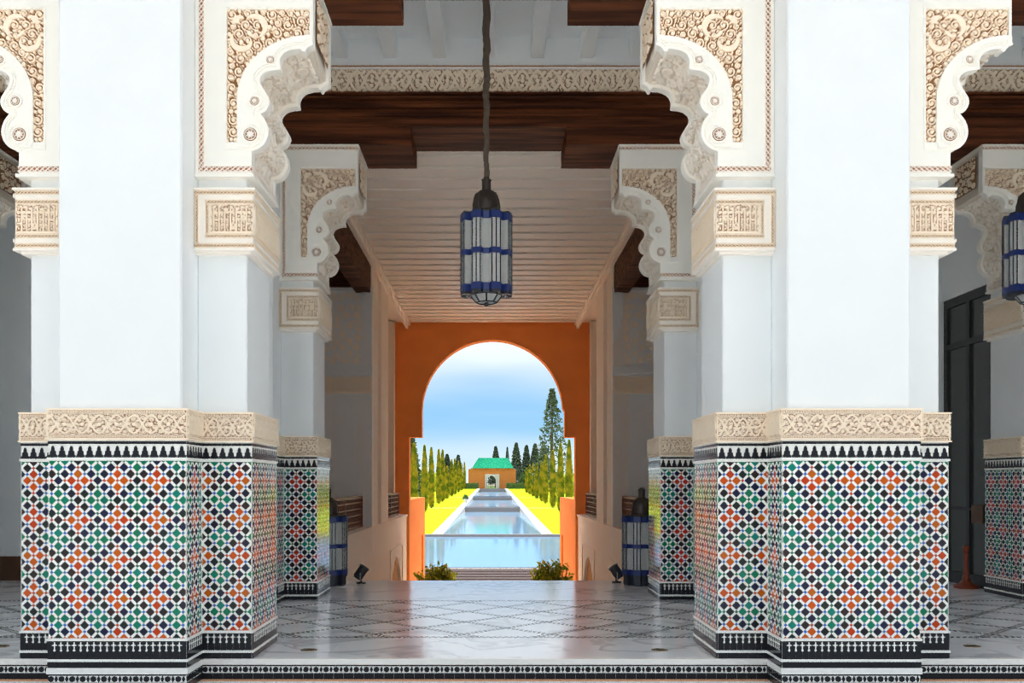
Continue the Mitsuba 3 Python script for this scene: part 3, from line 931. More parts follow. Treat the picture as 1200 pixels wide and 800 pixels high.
# door in the side wall of the right bay
xd = 6.30
struct('wall_door', cat([bx(xd, xd + 0.2, 12.33, YB, 3.9, 6.5), bx(xd, xd + 0.2, 12.33, 12.42, 0, 3.9)]), 'm_plaster')
dk = struct('door_1', cat([bx(xd + 0.02, xd + 0.10, 12.42, 12.50, 0, 3.9), bx(xd + 0.02, xd + 0.10, 13.66, 13.75, 0, 3.9), bx(xd + 0.02, xd + 0.10, 13.02, 13.10, 0, 3.9), bx(xd + 0.02, xd + 0.10, 12.42, 13.75, 3.78, 3.9),
                           bx(xd + 0.02, xd + 0.10, 12.42, 13.75, 3.20, 3.28), bx(xd + 0.02, xd + 0.10, 12.42, 13.75, 0.0, 0.16), bx(xd + 0.02, xd + 0.10, 12.42, 13.75, 1.0, 1.04)]), 'm_dark', 'tall dark framed glass door')
for a, b in ((12.5, 13.02), (13.10, 13.66)):
    for c, e in ((0.16, 1.0), (1.04, 3.20), (3.28, 3.78)):
        part(dk, 'pane', bx(xd + 0.05, xd + 0.06, a, b, c, e), 'm_glass_dark')

# ------------------------------------------------------------------ passage to the garden
HP, ZC, ZG = 2.27, 5.60, -2.60
pc = struct('ceiling_passage', cat([bx(-2.38, 2.38, YS + RV - 0.03, YB, ZC + 0.03, ZC + 0.15), bx(-4.7, 4.7, YB, YA, ZC + 0.03, ZC + 0.15)]), 'm_plank', 'pale boarded ceiling of the passage')
ny = 28
ys = np.linspace(YS + RV - 0.03, YA, ny + 1)
for i in range(ny):
    w = ys[i + 1] - ys[i]
    q = trimesh.creation.extrude_polygon(Polygon([(0, 0), (w * 0.66, 0), (w * 0.985, 0.034), (w * 0.985, 0.05), (0, 0.05)]), 2 * HP, engine='earcut')
    v = np.array(q.vertices)
    q = trimesh.Trimesh(np.c_[v[:, 2] - HP, v[:, 0] + ys[i], v[:, 1] + ZC], q.faces, process=False)
    part(pc, 'plank', q, 'm_plank')
for s, side in ((-1, 'left'), (1, 'right')):
    def sx(x0, x1, *r):
        return bx(min(s * x0, s * x1), max(s * x0, s * x1), *r)
    # lower wall with a pointed doorway
    wall = sbox(YB, ZG, YA, 0.50).difference(Polygon([(22.1, ZG), (22.1, -1.05), (22.35, -0.70), (22.8, -0.46), (23.25, -0.36), (23.7, -0.46), (24.15, -0.70), (24.4, -1.05), (24.4, ZG)]))
    f = Face(-HP, 0, 0, 1, 1)
    m = f.map(ext(wall, -0.3, 0.0))
    if s > 0:
        m = flipx(m)
    w = struct(f'wall_passage_{side}', m, 'm_plaster_warm', 'pale side wall of the passage')
    part(w, 'sill', sx(HP - 0.03, HP + 0.33, YB, YA, 0.50, 0.55), 'm_plaster_warm')
    part(w, 'doorway', sx(HP + 0.07, HP + 0.30, 21.9, 24.6, ZG, -0.2), 'm_ochre')
    fr = Polygon([(21.75, ZG), (21.75, -0.12), (24.75, -0.12), (24.75, ZG)]).difference(Polygon([(21.82, ZG), (21.82, -0.19), (24.68, -0.19), (24.68, ZG)]))
    m = f.map(ext(fr, 0, 0.02))
    part(w, 'door_frame', flipx(m) if s > 0 else m, 'm_plaster_warm')
    part(w, 'pier', cat([sx(HP, HP + 0.3, 18.5, 19.45, 0.55, ZC), sx(HP + 0.10, HP + 0.3, 19.45, 20.05, 0.55, ZC), sx(HP, HP + 0.3, 20.05, 21.4, 0.55, ZC)]), 'm_plaster_warm')
    part(w, 'crown', cat([sx(HP - 0.10, HP + 0.02, YB, YA, ZC - 0.06, ZC), sx(HP - 0.05, HP + 0.02, YB, YA, ZC - 0.14, ZC - 0.06)]), 'm_plaster_warm')
    part(w, 'beam', sx(HP + 0.02, HP + 0.30, YB + 0.15, 18.5, 4.95, ZC - 0.12), 'm_wood', label='dark wooden beam over the side opening')
    # gallery behind the openings
    struct(f'wall_gallery_{side}', cat([sx(HP + 2.2, HP + 2.35, YB, YA, -0.1, ZC), sx(HP + 0.3, HP + 2.2, YA - 0.35, YA - 0.02, -0.1, ZC), sx(HP + 0.3, HP + 2.35, YB + 0.15, YA, -0.2, 0.0)]), 'm_plaster_warm')
    cr = struct(f'wall_cross_{side}', sx(HP, HP + 2.2, 18.5, 18.8, 0.0, 5.02), 'm_plaster', 'shaded cross wall with carved panels')
    wc = struct(f'ceiling_side_{side}', cat([sx(HP + 0.31, HP + 2.19, YB + 0.16, 18.49, 5.42, 5.60), sx(HP + 0.02, HP + 2.19, 18.5, 18.78, 5.05, 5.60)]), 'm_wood', 'dark wooden ceiling of the side gallery')
    for k in range(5):
        part(wc, 'joist', sx(HP + 0.31, HP + 2.19, YB + 0.5 + 0.9 * k, YB + 0.66 + 0.9 * k, 5.28, 5.421), 'm_wood')
    cf = Face(-HP - 1.6, 18.5, 1, 0, 1.6)
    def mm(q):
        return flipx(q) if s > 0 else q
    part(cr, 'moulding', mm(cat([cf.map(ext(sbox(0, 3.39, 1.62, 3.55), 0, 0.08)), cf.map(ext(sbox(0, 3.44, 1.62, 3.50), 0, 0.12)), cf.map(ext(sbox(0, 4.98, 1.62, 5.04), 0, 0.06)),
                             cf.map(ext(Polygon([(1.42, 5.0), (1.42, 4.5), (1.47, 4.42), (1.45, 4.3), (1.52, 4.2), (1.50, 4.1), (1.60, 4.0), (1.62, 5.0)]), 0, 0.05))])), 'm_plaster')
    part(cr, 'carving', mm(cat([cf.map(ext(arabesque(sbox(0.2, 4.79, 1.38, 4.97), 61, [0.07, 0.05, 0.03], 0.016, 400), 0, 0.02)), cf.map(ext(arabesque(sbox(0.2, 3.6, 1.40, 4.74), 62, [0.09, 0.07, 0.05, 0.03], 0.02, 500), 0, 0.02)),
                            cf.map(ext(affinity.translate(kufic(1.5, 0.26, 63), 0.1, 3.11), 0, 0.02)), cf.map(ext(sbox(0, 3.06, 1.62, 3.10), 0, 0.04))])), 'm_carving')
    # lattice railings in the openings
    for (a, b, lab) in ((YB + 0.3, 18.42, 'near'), (21.5, 25.6, 'far')):
        t = thing('railing', f'dark wooden lattice railing {"behind the floor lantern" if lab == "near" else "beside the orange arch"}, {side} of the passage', 'railing')
        xr = HP + 0.16
        z0, z1 = 0.551, 1.13
        part(t, 'frame', cat([sx(xr, xr + 0.05, a, b, z1 - 0.05, z1), sx(xr, xr + 0.05, a, b, z0, z0 + 0.05)] + [sx(xr, xr + 0.05, y, y + 0.06, z0, z1) for y in np.linspace(a, b - 0.06, 3)]), 'm_rail')
        bars = [sx(xr + 0.01, xr + 0.04, a, b, z, z + 0.022) for z in np.linspace(z0 + 0.11, z1 - 0.13, 4)] + [sx(xr + 0.012, xr + 0.038, y, y + 0.022, z0, z1) for y in np.arange(a + 0.12, b - 0.1, 0.16)]
        part(t, 'lattice', cat(bars), 'm_rail')

# stairs down to the garden
n = 16
struct('stairs', cat([bx(-HP, HP, YB + i * 0.32, YB + (i + 1) * 0.32, ZG - 0.05, -(i + 1) * 2.6 / n) for i in range(n)] + [bx(-HP, HP, YB - 0.01, YB + 0.0, ZG, -0.3)]), 'm_marble_white')
struct('floor_passage', bx(-4.8, 4.8, YB + n * 0.32, 39.5, ZG - 0.3, ZG), 'm_paving_warm')

# orange arch wall
op = Polygon([(-2.20, ZG), (-2.20, 2.59), (-1.87, 2.59), (-1.87, 3.27)] + [(-1.87 * math.cos(t), 3.27 + 1.90 * math.sin(t)) for t in np.linspace(0.05, math.pi - 0.05, 36)] + [(1.92, 3.27), (1.92, 2.59), (2.20, 2.59), (2.20, ZG)])
aw = sbox(-10, ZG, 10, 7.8).difference(op)
f = Face(0, YA, 1, 0, 1)
struct('wall_arch', f.map(ext(aw, -0.42, 0.0)), 'm_stucco', 'orange wall with a round arch open to the garden')
for s, side in ((-1, 'left'), (1, 'right')):
    door = Polygon([(27.4, ZG), (27.4, -0.28), (31.8, -0.28), (31.8, ZG)])
    f = Face(-2.24, 0, 0, 1, 1)
    m = f.map(ext(sbox(26.42, ZG, 32.6, 0.92).difference(door), -0.4, 0))
    w = struct(f'wall_garden_{side}', m if s < 0 else flipx(m), 'm_stucco', 'low orange garden wall beyond the arch')
    m = f.map(ext(sbox(27.3, ZG, 31.9, -0.2), -0.38, -0.05))
    part(w, 'recess', m if s < 0 else flipx(m), 'm_stucco')


# ------------------------------------------------------------------ garden
def gz(Y):
    return -3.44 + 0.0113 * Y


def strip(x0, x1, y0, y1, dz=0.0, th=0.3, n=1):
    v = np.array([[x, y, gz(y) + dz + t] for y in (y0, y1) for x in (x0, x1) for t in (-th, 0)])
    return trimesh.convex.convex_hull(v)


struct('terrace', cat([bx(-30, -7.9, 26.4, 74.5, ZG - 0.5, ZG - 0.02), bx(7.9, 30, 26.4, 74.5, ZG - 0.5, ZG - 0.02), bx(-7.9, 7.9, 43, 74.5, ZG - 0.9, ZG - 0.5)]), 'm_grey_stone')
st = struct('garden_steps', cat([bx(-7.9, 7.9, 39.5 + 0.95 * i, 40.45 + 0.95 * i, ZG - 0.3, ZG + 0.02 + 0.02 * i) for i in range(6)]), 'm_step_stone', 'dark stone steps at the near end of the pool')
part(st, 'nosing', cat([bx(-7.9, 7.9, 39.49 + 0.95 * i, 39.70 + 0.95 * i, ZG + 0.02 + 0.02 * i, ZG + 0.035 + 0.02 * i) for i in (5,)]), 'm_marble_white')
w0 = thing('pool', 'wide near pool reflecting the sky, just beyond the dark steps', 'pool')
part(w0, 'water', bx(-7.9, 7.9, 45.2, 74.2, ZG - 0.2, ZG - 0.03), 'm_water')
part(w0, 'weir', bx(-7.9, 7.9, 74.2, 74.9, ZG - 0.3, ZG + 0.14), 'm_grey_stone')
for a, b, lab in ((74.9, 134, 'narrow pool between white kerbs, nearest beyond the wide pool'), (135, 190, 'narrow pool reflecting the orange pavilion, between the middle weirs'), (191, 296, 'farthest narrow pool in front of the pavilion')):
    w = thing('pool', lab, 'pool')
    zz = gz(a) + 0.22 * (gz(b) - gz(a))
    part(w, 'water', bx(-3.75, 3.75, a, b, zz - 0.2, zz), 'm_water')
    part(w, 'weir', bx(-3.75, 3.75, b, b + 1.0, zz - 0.3, gz(b) + 0.08), 'm_grey_stone')
for s, side in ((-1, 'left'), (1, 'right')):
    k = thing('kerb', f'white stone kerb along the {side} side of the long pools', 'kerb')
    m = cat([strip(3.75, 4.6, 74.9, 297, 0.16, 0.5)])
    part(k, 'stone', m if s > 0 else flipx(m), 'm_marble_white')
    m = cat([strip(4.6, 60, 74.9, 134, 0.0), strip(4.6, 60, 135.4, 190, 0.0), strip(4.6, 60, 191.4, 300, 0.0)])
    l = tag(numbered('lawn'), f'bright yellow-green mown lawn on the {side} of the long pools', 'lawn', kind='stuff')
    put(l, m if s > 0 else flipx(m), 'm_lawn')
    m = cat([strip(4.6, 60, 134, 135.4, -0.02), strip(4.6, 60, 190, 191.4, -0.02)])
    p = thing('path', f'pale crosswise path cutting the {side} lawn', 'path')
    part(p, 'paving', m if s > 0 else flipx(m), 'm_marble_white')
struct('ground_far', bx(-500, 500, 297, 900, gz(297) - 1.0, gz(297) - 0.1), 'm_hedge')


def leaves(centers, normals, size, rng):
    """Small rhombic leaves at the centres."""
    n = len(centers)
    a = np.cross(normals, rng.normal(size=(n, 3))); a /= np.linalg.norm(a, axis=1, keepdims=True) + 1e-9
    b = np.cross(normals, a); b /= np.linalg.norm(b, axis=1, keepdims=True) + 1e-9
    s = size * rng.uniform(0.6, 1.3, (n, 1))
    v = np.stack([centers - a * s, centers - b * s * 0.45, centers + a * s, centers + b * s * 0.45], 1).reshape(-1, 3)
    i = np.arange(n) * 4
    f = np.vstack([np.c_[i, i + 1, i + 2], np.c_[i, i + 2, i + 3]])
    return trimesh.Trimesh(v, f, process=False)


def cypress(seed, h=8.6, r=0.40):
    rng = np.random.default_rng(seed)
    n = 2600
    t = rng.uniform(0, 1, n) ** 0.9
    R = r * np.minimum(1, (t + 0.05) * 6) ** 0.5 * (1 - t ** 2.6) ** 0.8 + 0.05
    a = rng.uniform(0, 2 * np.pi, n)
    R = R * (0.86 + 0.2 * np.sin(a * 3 + t * 20 + seed) * rng.uniform(0.5, 1, n))
    c = np.c_[R * np.cos(a), R * np.sin(a), 0.15 + t * (h - 0.15)]
    nn = np.c_[np.cos(a), np.sin(a), rng.uniform(0.1, 0.9, n)] + rng.normal(size=(n, 3)) * 0.35
    nn /= np.linalg.norm(nn, axis=1, keepdims=True)
    core = trimesh.creation.revolve([(0.0, 0.1)] + [(max(0.01, 0.8 * (r * min(1, (q + 0.05) * 6) ** 0.5 * (1 - q ** 2.6) ** 0.8)), 0.15 + q * (h - 0.2)) for q in np.linspace(0, 1, 14)], sections=10)
    return cat([core, leaves(c, nn, 0.13, rng)])


ORD = 'first second third fourth fifth sixth seventh eighth ninth tenth eleventh'.split()
CYP = [mikit.ply(cypress(i), 'm_cypress') for i in range(3)]
TRK = mikit.ply(shift(trimesh.creation.cylinder(0.09, 0.4, sections=8), z=0.15), 'm_trunk')
rng = np.random.default_rng(5)
zL = [(58, 150), (105, 158), (135, 168), (168, 176), (185, 178), (206, 250), (226, 222), (240, 218), (256, 228), (270, 236), (283, 232)]
zR = [(750, 135), (712, 150), (678, 182), (645, 200), (628, 230), (606, 240), (590, 238), (575, 245), (561, 258)]
for side, lst in (('left', zL), ('right', zR)):
    for i, (zx, zt) in enumerate(lst):
        px, pt = 470 + zx / 3.81, 480 + zt / 3.81
        Y = 8.4 * F / abs(VX - px)
        x = 8.4 if side == 'right' else -8.4
        h = Z(pt, Y) - gz(Y)
        where = f'{ORD[i]} from the arch'
        t = thing('cypress', f'slender golden-green cypress in the {side} row, {where}', 'tree', 'cypresses along the lawns')
        tw = T().translate([x, Y, gz(Y)]).rotate([0, 0, 1], float(rng.uniform(0, 360))).scale([1.0 + 0.25 * rng.random(), 1.1, h / 8.6])
        part(t, 'foliage', CYP[i % 3], tw=tw)
        part(t, 'trunk', TRK, tw=T().translate([x, Y, gz(Y)]))


def bush_mesh(seed, sz=(1, 1, 1), n=900, leaf_size=0.25):
    rng = np.random.default_rng(seed)
    d = rng.normal(size=(n, 3)); d[:, 2] = np.abs(d[:, 2]); d /= np.linalg.norm(d, axis=1, keepdims=True)
    r = 0.75 + 0.35 * meshkit.noise(d * 2.5 + seed)
    c = d * r[:, None] * rng.uniform(0.85, 1.02, (n, 1)) * sz
    core = trimesh.creation.icosphere(2, 0.78)
    v = np.array(core.vertices); v *= (0.85 + 0.3 * meshkit.noise(v * 2.5 + seed))[:, None]; v[:, 2] = np.maximum(v[:, 2], 0)
    return cat([trimesh.Trimesh(v * sz, core.faces, process=False), leaves(c, d + rng.normal(size=d.shape) * 0.5, leaf_size, rng)])


BUSH = [mikit.ply(bush_mesh(i), 'm_bush') for i in range(2)] + [mikit.ply(bush_mesh(9), 'm_hedge')]
for i, (x, Y, w, h, k) in enumerate([(-21, 135, 3, 3.0, 0), (-20.5, 155, 3, 3.8, 1), (-20, 178, 3, 4.8, 0), (-19.5, 203, 3.4, 5.2, 1), (-19, 228, 3.5, 5.8, 0), (-18, 255, 4, 5.0, 1), (-16.5, 284, 4, 4.5, 0),
                                     (21, 135, 3, 3.0, 1), (20.5, 155, 3, 3.8, 0), (20, 178, 3, 4.6, 1), (19.5, 203, 3.4, 4.8, 0), (19, 228, 3.5, 4.6, 1), (17.5, 255, 4, 4.2, 0), (10.2, 299, 2.4, 6.0, 2)]):
    side = 'left' if x < 0 else 'right'
    lab = 'dark green round bush beside the pavilion' if k == 2 else f'bright yellow-green bush behind the {side} cypresses, {ORD[i % 7]} from the arch'
    t = thing('bush', lab, 'bush', 'bushes behind the cypresses')
    part(t, 'foliage', BUSH[k], tw=T().translate([x, Y, gz(Y)]).scale([w, w * 1.6, h]))
for s, side in ((-1, 'left'), (1, 'right')):
    h = thing('hedge', f'low clipped dark hedge on the {side} of the white portal', 'hedge')
    rngh = np.random.default_rng(70 + s)
    x0, x1 = (-16, -4.2) if s < 0 else (4.2, 15.5)
    c = np.c_[rngh.uniform(x0, x1, 700), np.full(700, 295.4), gz(295) + rngh.uniform(0.1, 1.75, 700)]
    part(h, 'foliage', cat([bx(x0, x1, 295.5, 296.5, gz(295), gz(295) + 1.7), leaves(c, np.tile([0.2, -1, 0.3], (700, 1)) + rngh.normal(size=(700, 3)) * 0.4, 0.3, rngh)]), 'm_hedge')

# pavilion
YP = 306.0
pv = thing('pavilion', 'orange garden pavilion with a green tiled roof at the end of the pools', 'building')
g0 = gz(297) - 0.1
px0, px1 = X(549, YP), X(604.5, YP)
wz = Z(549.5, YP)
door = Polygon([(-1.35 - 0.3, g0), (-1.65, g0 + 3.1), (-1.0, g0 + 3.9), (-0.3, g0 + 4.2), (0.4, g0 + 3.9), (1.05, g0 + 3.1), (1.05, g0)])
f = Face(0, YP, 1, 0, 1)
part(pv, 'wall', cat([f.map(ext(sbox(px0, g0, px1, wz).difference(door), -0.6, 0)), bx(px0, px0 + 0.6, YP + 0.6, YP + 10, g0, wz), bx(px1 - 0.6, px1, YP + 0.6, YP + 10, g0, wz)]), 'm_stucco')
part(pv, 'cornice', bx(px0 - 0.3 + 1.0, px1 + 0.1 - 0.8, YP - 0.35, YP + 10, wz, wz + 0.28), 'm_stucco')
rx0, rx1, tx0, tx1 = X(553.5, YP), X(601.5, YP), X(561, YP), X(595.5, YP)
rz, tz = wz + 0.28, Z(536.3, YP + 3)
rv = np.array([[rx0, YP - 0.8, rz], [rx1, YP - 0.8, rz], [rx1, YP + 10.5, rz], [rx0, YP + 10.5, rz], [tx0, YP + 4, tz], [tx1, YP + 4, tz], [tx1, YP + 5.5, tz], [tx0, YP + 5.5, tz]])
rf = part(pv, 'roof', trimesh.convex.convex_hull(rv), 'm_green_roof', label='green glazed tile roof')
ribs = [tube([[rx0 + (rx1 - rx0) * t, YP - 0.85, rz + 0.03], [tx0 + (tx1 - tx0) * t, YP + 3.95, tz + 0.05]], 0.06, 5) for t in np.linspace(0, 1, 34)]
part(rf, 'tile_rib', cat(ribs), 'm_green_roof', kind='stuff')
port = sbox(X(568.4, YP), g0, X(585.2, YP), Z(555.4, YP)).difference(door)
part(pv, 'portal', f.map(ext(port, 0, 0.5)), 'm_marble_white', label='white door surround')
part(pv, 'door_lattice', cat([bx(-0.35, -0.25, YP + 0.3, YP + 0.4, g0, g0 + 4.2), bx(-1.65, 1.05, YP + 0.3, YP + 0.4, g0 + 2.6, g0 + 2.75)] + [bx(-1.65 + 0.45 * i, -1.58 + 0.45 * i, YP + 0.3, YP + 0.4, g0, g0 + 3.6) for i in range(7)]), 'm_dark')


def conifer(seed, h, r, n=2600, size=0.042):
    rng = np.random.default_rng(seed)
    cs, ns = [], []
    for k in range(n):
        t = rng.uniform(0.08, 1) ** 0.8
        tier = math.floor(t * 13) / 13 + 0.5 / 13
        R = r * (1 - t) ** 0.85 * (0.55 + 0.45 * math.cos((t - tier) * 30)) + 0.15
        a = rng.integers(0, 9) * 2 * math.pi / 9 + tier * 50 + rng.normal() * 0.16
        q = rng.uniform(0.15, 1) ** 0.6
        cs.append([R * q * math.cos(a), R * q * math.sin(a), t * h - 0.12 * h * q * (1 - t) * 0.5])
        ns.append([math.cos(a) * 0.3, math.sin(a) * 0.3, 1] + rng.normal(size=3) * 0.5)
    return leaves(np.array(cs), np.array(ns), size * h, rng)


CON = [mikit.ply(conifer(3, 10, 3.0), 'm_conifer'), mikit.ply(conifer(4, 10, 2.6), 'm_conifer'), mikit.ply(conifer(8, 10, 3.0, 1500, 0.024), 'm_conifer')]
CTR = mikit.ply(tube([[0, 0, 0], [0.03, 0, 5], [0, 0, 9.8]], [0.25, 0.16, 0.04], 7), 'm_trunk')
for i, (px, pt, Y, w, lab) in enumerate([(581, 523, 390, 1.0, 'grey conifer directly behind the green roof'), (594.5, 524, 400, 0.55, 'thin grey conifer right of the roof ridge'),
                                         (605, 519, 380, 1.0, 'grey conifer right of the pavilion roof'), (617, 522, 400, 1.1, 'grey conifer second to the right of the pavilion'),
                                         (627, 520, 390, 1.1, 'grey conifer between the pavilion and the tall tree'), (647, 455, 190, 1.05, 'tall airy dark conifer rising at the right of the arch'),
                                         (637, 520, 330, 1.1, 'low grey conifer left of the tall tree'), (482, 510, 160, 1.2, 'grey-green tree top at the left jamb of the arch'),
                                         (524, 532, 420, 1.3, 'hazy far tree above the left cypresses'), (537, 533, 430, 1.2, 'hazy far tree left of the pavilion')]):
    t = thing('conifer', lab, 'tree', None)
    h = Z(pt, Y) - gz(min(Y, 297))
    if Y < 297:
        x = X(px, Y)
    else:
        x = X(px, Y)
    s = h / 10
    tw = T().translate([x, Y, gz(min(Y, 297)) - 0.1]).rotate([0, 0, 1], 40.0 * i).scale([s * w * 0.8, s * w * 0.8, s])
    part(t, 'foliage', CON[2 if 'airy' in lab else i % 2], tw=tw)
    part(t, 'trunk', CTR, tw=tw)
# planter at the pool edge
pl = thing('planter', 'small white urn with a dark plant on the left kerb of the pool', 'planter')
Yp = 150.0
part(pl, 'urn', shift(lathe([(0, 0), (0.30, 0), (0.32, 0.08), (0.16, 0.2), (0.2, 0.3), (0.45, 0.6), (0.5, 0.7), (0.0, 0.7)], 14), -4.1, Yp, gz(Yp) + 0.12), 'm_marble_white')
part(pl, 'plant', shift(bush_mesh(31, (0.5, 0.5, 0.7), 200, 0.14), -4.1, Yp, gz(Yp) + 0.8), 'm_hedge')

# two leafy shrubs below the edge of the floor
for i, (x, Y, lab) in enumerate([(X(514, 24.5), 24.5, 'leafy green shrub at the left of the garden steps'), (X(645, 24.5), 24.5, 'leafy green shrub at the right of the garden steps')]):
    t = thing('shrub', lab, 'shrub', None)
    rngs = np.random.default_rng(90 + i)
    stems, cs, ns = [], [], []
    for k in range(90):
        a = rngs.uniform(0, 2 * math.pi); r = rngs.uniform(0.05, 0.56)
        top = np.array([r * math.cos(a) * 1.0, r * math.sin(a) * 0.8, (2.10 if i else 1.98) * (1 - 0.12 * (r / 0.56) ** 2) * rngs.uniform(0.82, 1.0)])
        p0 = np.array([0.2 * top[0], 0.2 * top[1], 0])
        pts = [p0 + (top - p0) * q + np.array([0, 0, 0.12 * math.sin(q * math.pi)]) for q in np.linspace(0, 1, 6)]
        stems.append(tube(pts, np.linspace(0.014, 0.005, 6), 5))
        for q in np.linspace(0.45, 1.0, 16):
            c = p0 + (top - p0) * q + rngs.normal(size=3) * 0.06
            cs.append(c); ns.append(rngs.normal(size=3) + [0, -0.3, 0.8])
    part(t, 'stem', shift(cat(stems), x, Y, ZG), 'm_trunk')
    ns = np.array(ns); ns /= np.linalg.norm(ns, axis=1, keepdims=True)
    cs = np.array(cs)
    pick = rngs.random(len(cs)) < 0.4
    part(t, 'foliage', shift(leaves(cs[~pick], ns[~pick], 0.085, rngs), x, Y, ZG), 'm_leaf')
    part(t, 'lit_foliage', shift(leaves(cs[pick], ns[pick], 0.075, rngs), x, Y, ZG), 'm_leaf_lit')  # yellow leaves scattered at random stand in for sunlit ones


# ------------------------------------------------------------------ lanterns
def lantern(x, y, z, s, label, group, hang=None):
    """z: height of the bottom of the glass body; s: scale (1 = 0.53 m across)."""
    t = thing('lantern', label, 'lantern', group)
    tw = T().translate([x, y, z]).scale(s)
    key = ('lantern',)
    for name, shape, lab in LANTERN:
        part(t, name, shape, tw=tw, label=lab)
    if hang:
        zs = np.linspace(1.16 * s + z, hang, 60)
        ph = np.arange(60)
        pts = np.c_[x + 0.006 * np.sin(ph * 0.7), y + 0.006 * np.cos(ph * 0.9), zs]
        k = (zs - zs[0]) / (zs[-1] - zs[0])
        rad = 0.022 + 0.014 * k + 0.006 * np.sin(ph * 1.9) ** 2 + 0.006 * (np.random.default_rng(3).random(60) > 0.7)
        part(t, 'cord', tube(pts, rad, 9), 'm_rope', label='cord in a gathered brown sleeve')
        part(t, 'ceiling_hook', bx(x - 0.06, x + 0.06, y - 0.06, y + 0.06, hang - 0.03, hang + 0.0), 'm_bronze')
    else:
        part(t, 'foot', T_FOOT, tw=tw)
    return t


def star(R, r, ta=0.172, da=0.16):
    """Plan with eight square lobes: corners of each lobe's outer face, then of the narrow face between two lobes."""
    p = []
    for k in range(8):
        a = math.pi / 8 + k * math.pi / 4
        p += [(R * math.cos(a - ta), R * math.sin(a - ta)), (R * math.cos(a + ta), R * math.sin(a + ta))]
        b = a + math.pi / 8
        p += [(r * math.cos(b - da), r * math.sin(b - da)), (r * math.cos(b + da), r * math.sin(b + da))]
    return p


SP = star(0.264, 0.205)
LANTERN = []
HB = 0.78
def ringband(z0, z1, grow):
    g = Polygon(SP)
    return ext(g.buffer(grow, join_style=2).difference(g.buffer(-0.02, join_style=2)), z0, z1)
for z0, z1 in ((0.0, 0.07), (0.36, 0.415), (0.71, HB)):
    LANTERN.append(('band', mikit.ply(ringband(z0, z1, 0.006), 'm_blue_metal'), 'blue metal band'))
bars = [tube([[p[0], p[1], 0.0], [p[0], p[1], HB]], 0.0065, 6) for i, p in enumerate(SP) if i % 4 < 2]
mids = [((SP[i][0] + SP[(i + 1) % 32][0]) / 2, (SP[i][1] + SP[(i + 1) % 32][1]) / 2) for i in range(0, 32, 4)]
bars += [tube([[p[0], p[1], 0.0], [p[0], p[1], HB]], 0.006, 6) for p in mids]
top = ext(Polygon(star(0.262, 0.203)), HB, HB + 0.02)
LANTERN.append(('frame', mikit.ply(cat(bars + [top, ringband(-0.03, 0.0, 0.002), ext(Polygon(SP).buffer(-0.03, join_style=2).difference(Point(0, 0).buffer(0.15)), -0.028, -0.01)]), 'm_frame'), 'dark metal frame'))
for i in range(32):
    a, b = np.array(SP[i]), np.array(SP[(i + 1) % 32])
    if np.linalg.norm(b - a) < 0.02:
        continue
    a, b = a * 0.985, b * 0.985
    for z0, z1 in ((0.07, 0.36), (0.415, 0.71)):
        v = np.array([[*a, z0], [*b, z0], [*b, z1], [*a, z1]])
        LANTERN.append(('pane', mikit.ply(trimesh.Trimesh(v, [[0, 1, 2], [0, 2, 3]], process=False), 'm_frost'), None))
LANTERN.append(('dome', mikit.ply(lathe([(0.0, 1.18), (0.028, 1.18), (0.03, 1.165), (0.05, 1.155), (0.05, 1.14), (0.045, 1.135), (0.046, 1.04), (0.075, 1.035), (0.11, 1.0), (0.132, 0.95), (0.138, 0.90), (0.138, 0.83), (0.155, 0.825), (0.165, 0.80), (0.0, 0.80)], 24), 'm_bronze', smooth=30), 'dark bronze dome and neck'))
ribs8 = [tube([[0.139 * math.cos(a), 0.139 * math.sin(a), 0.83], [0.138 * math.cos(a), 0.138 * math.sin(a), 0.90], [0.113 * math.cos(a), 0.113 * math.sin(a), 1.0], [0.05 * math.cos(a), 0.05 * math.sin(a), 1.04]], 0.008, 5) for a in np.arange(8) * math.pi / 4 + 0.2]
LANTERN.append(('dome_rib', mikit.ply(cat(ribs8), 'm_bronze'), None))
tr8, pan8 = [], []
for k in range(8):
    a, b = k * math.pi / 4, (k + 1) * math.pi / 4
    A, B = np.array([0.165 * math.cos(a), 0.165 * math.sin(a), -0.02]), np.array([0.165 * math.cos(b), 0.165 * math.sin(b), -0.02])
    C, D = np.array([0.10 * math.cos(a), 0.10 * math.sin(a), -0.095]), np.array([0.10 * math.cos(b), 0.10 * math.sin(b), -0.095])
    tr8 += [tube([A, C], 0.009, 5), tube([C, D], 0.008, 5)]
    pan8.append(trimesh.Trimesh([A, B, D, C], [[0, 1, 2], [0, 2, 3]], process=False))
pan8.append(trimesh.Trimesh([[0.10 * math.cos(k * math.pi / 4), 0.10 * math.sin(k * math.pi / 4), -0.094] for k in range(8)], [[0, i, i + 1] for i in range(1, 7)], process=False))
LANTERN.append(('bottom_frame', mikit.ply(cat(tr8), 'm_frame'), None))
LANTERN.append(('finial', mikit.ply(shift(trimesh.creation.icosphere(2, 0.024), z=-0.112), 'm_frame', smooth=True), None))
LANTERN.append(('bottom_glass', mikit.ply(cat(pan8), 'm_frost'), None))
T_FOOT = mikit.ply(cat([ext(Polygon(star(0.25, 0.195)), -0.145, -0.03)]), 'm_frame')

YL = 10.0
zb = Z(343.5, YL)
lantern(X(570, YL), YL, zb, 1.0, 'blue and white glass lantern hanging in the middle of the view', 'hanging lanterns', 6.55)
lantern(X(1209, YL), YL, zb, 1.0, 'blue and white glass lantern hanging at the right edge, half cut off', 'hanging lanterns', 6.55)
del labels['lantern']['group'], labels['lantern_001']['group']
yl = 13.15
lantern(X(384, yl), yl, 0.147, 0.98, 'blue glass lantern standing on the floor beside the left inner pillar', None)
lantern(X(752, yl), yl, 0.147, 0.98, 'blue glass lantern standing on the floor beside the right inner pillar', None)


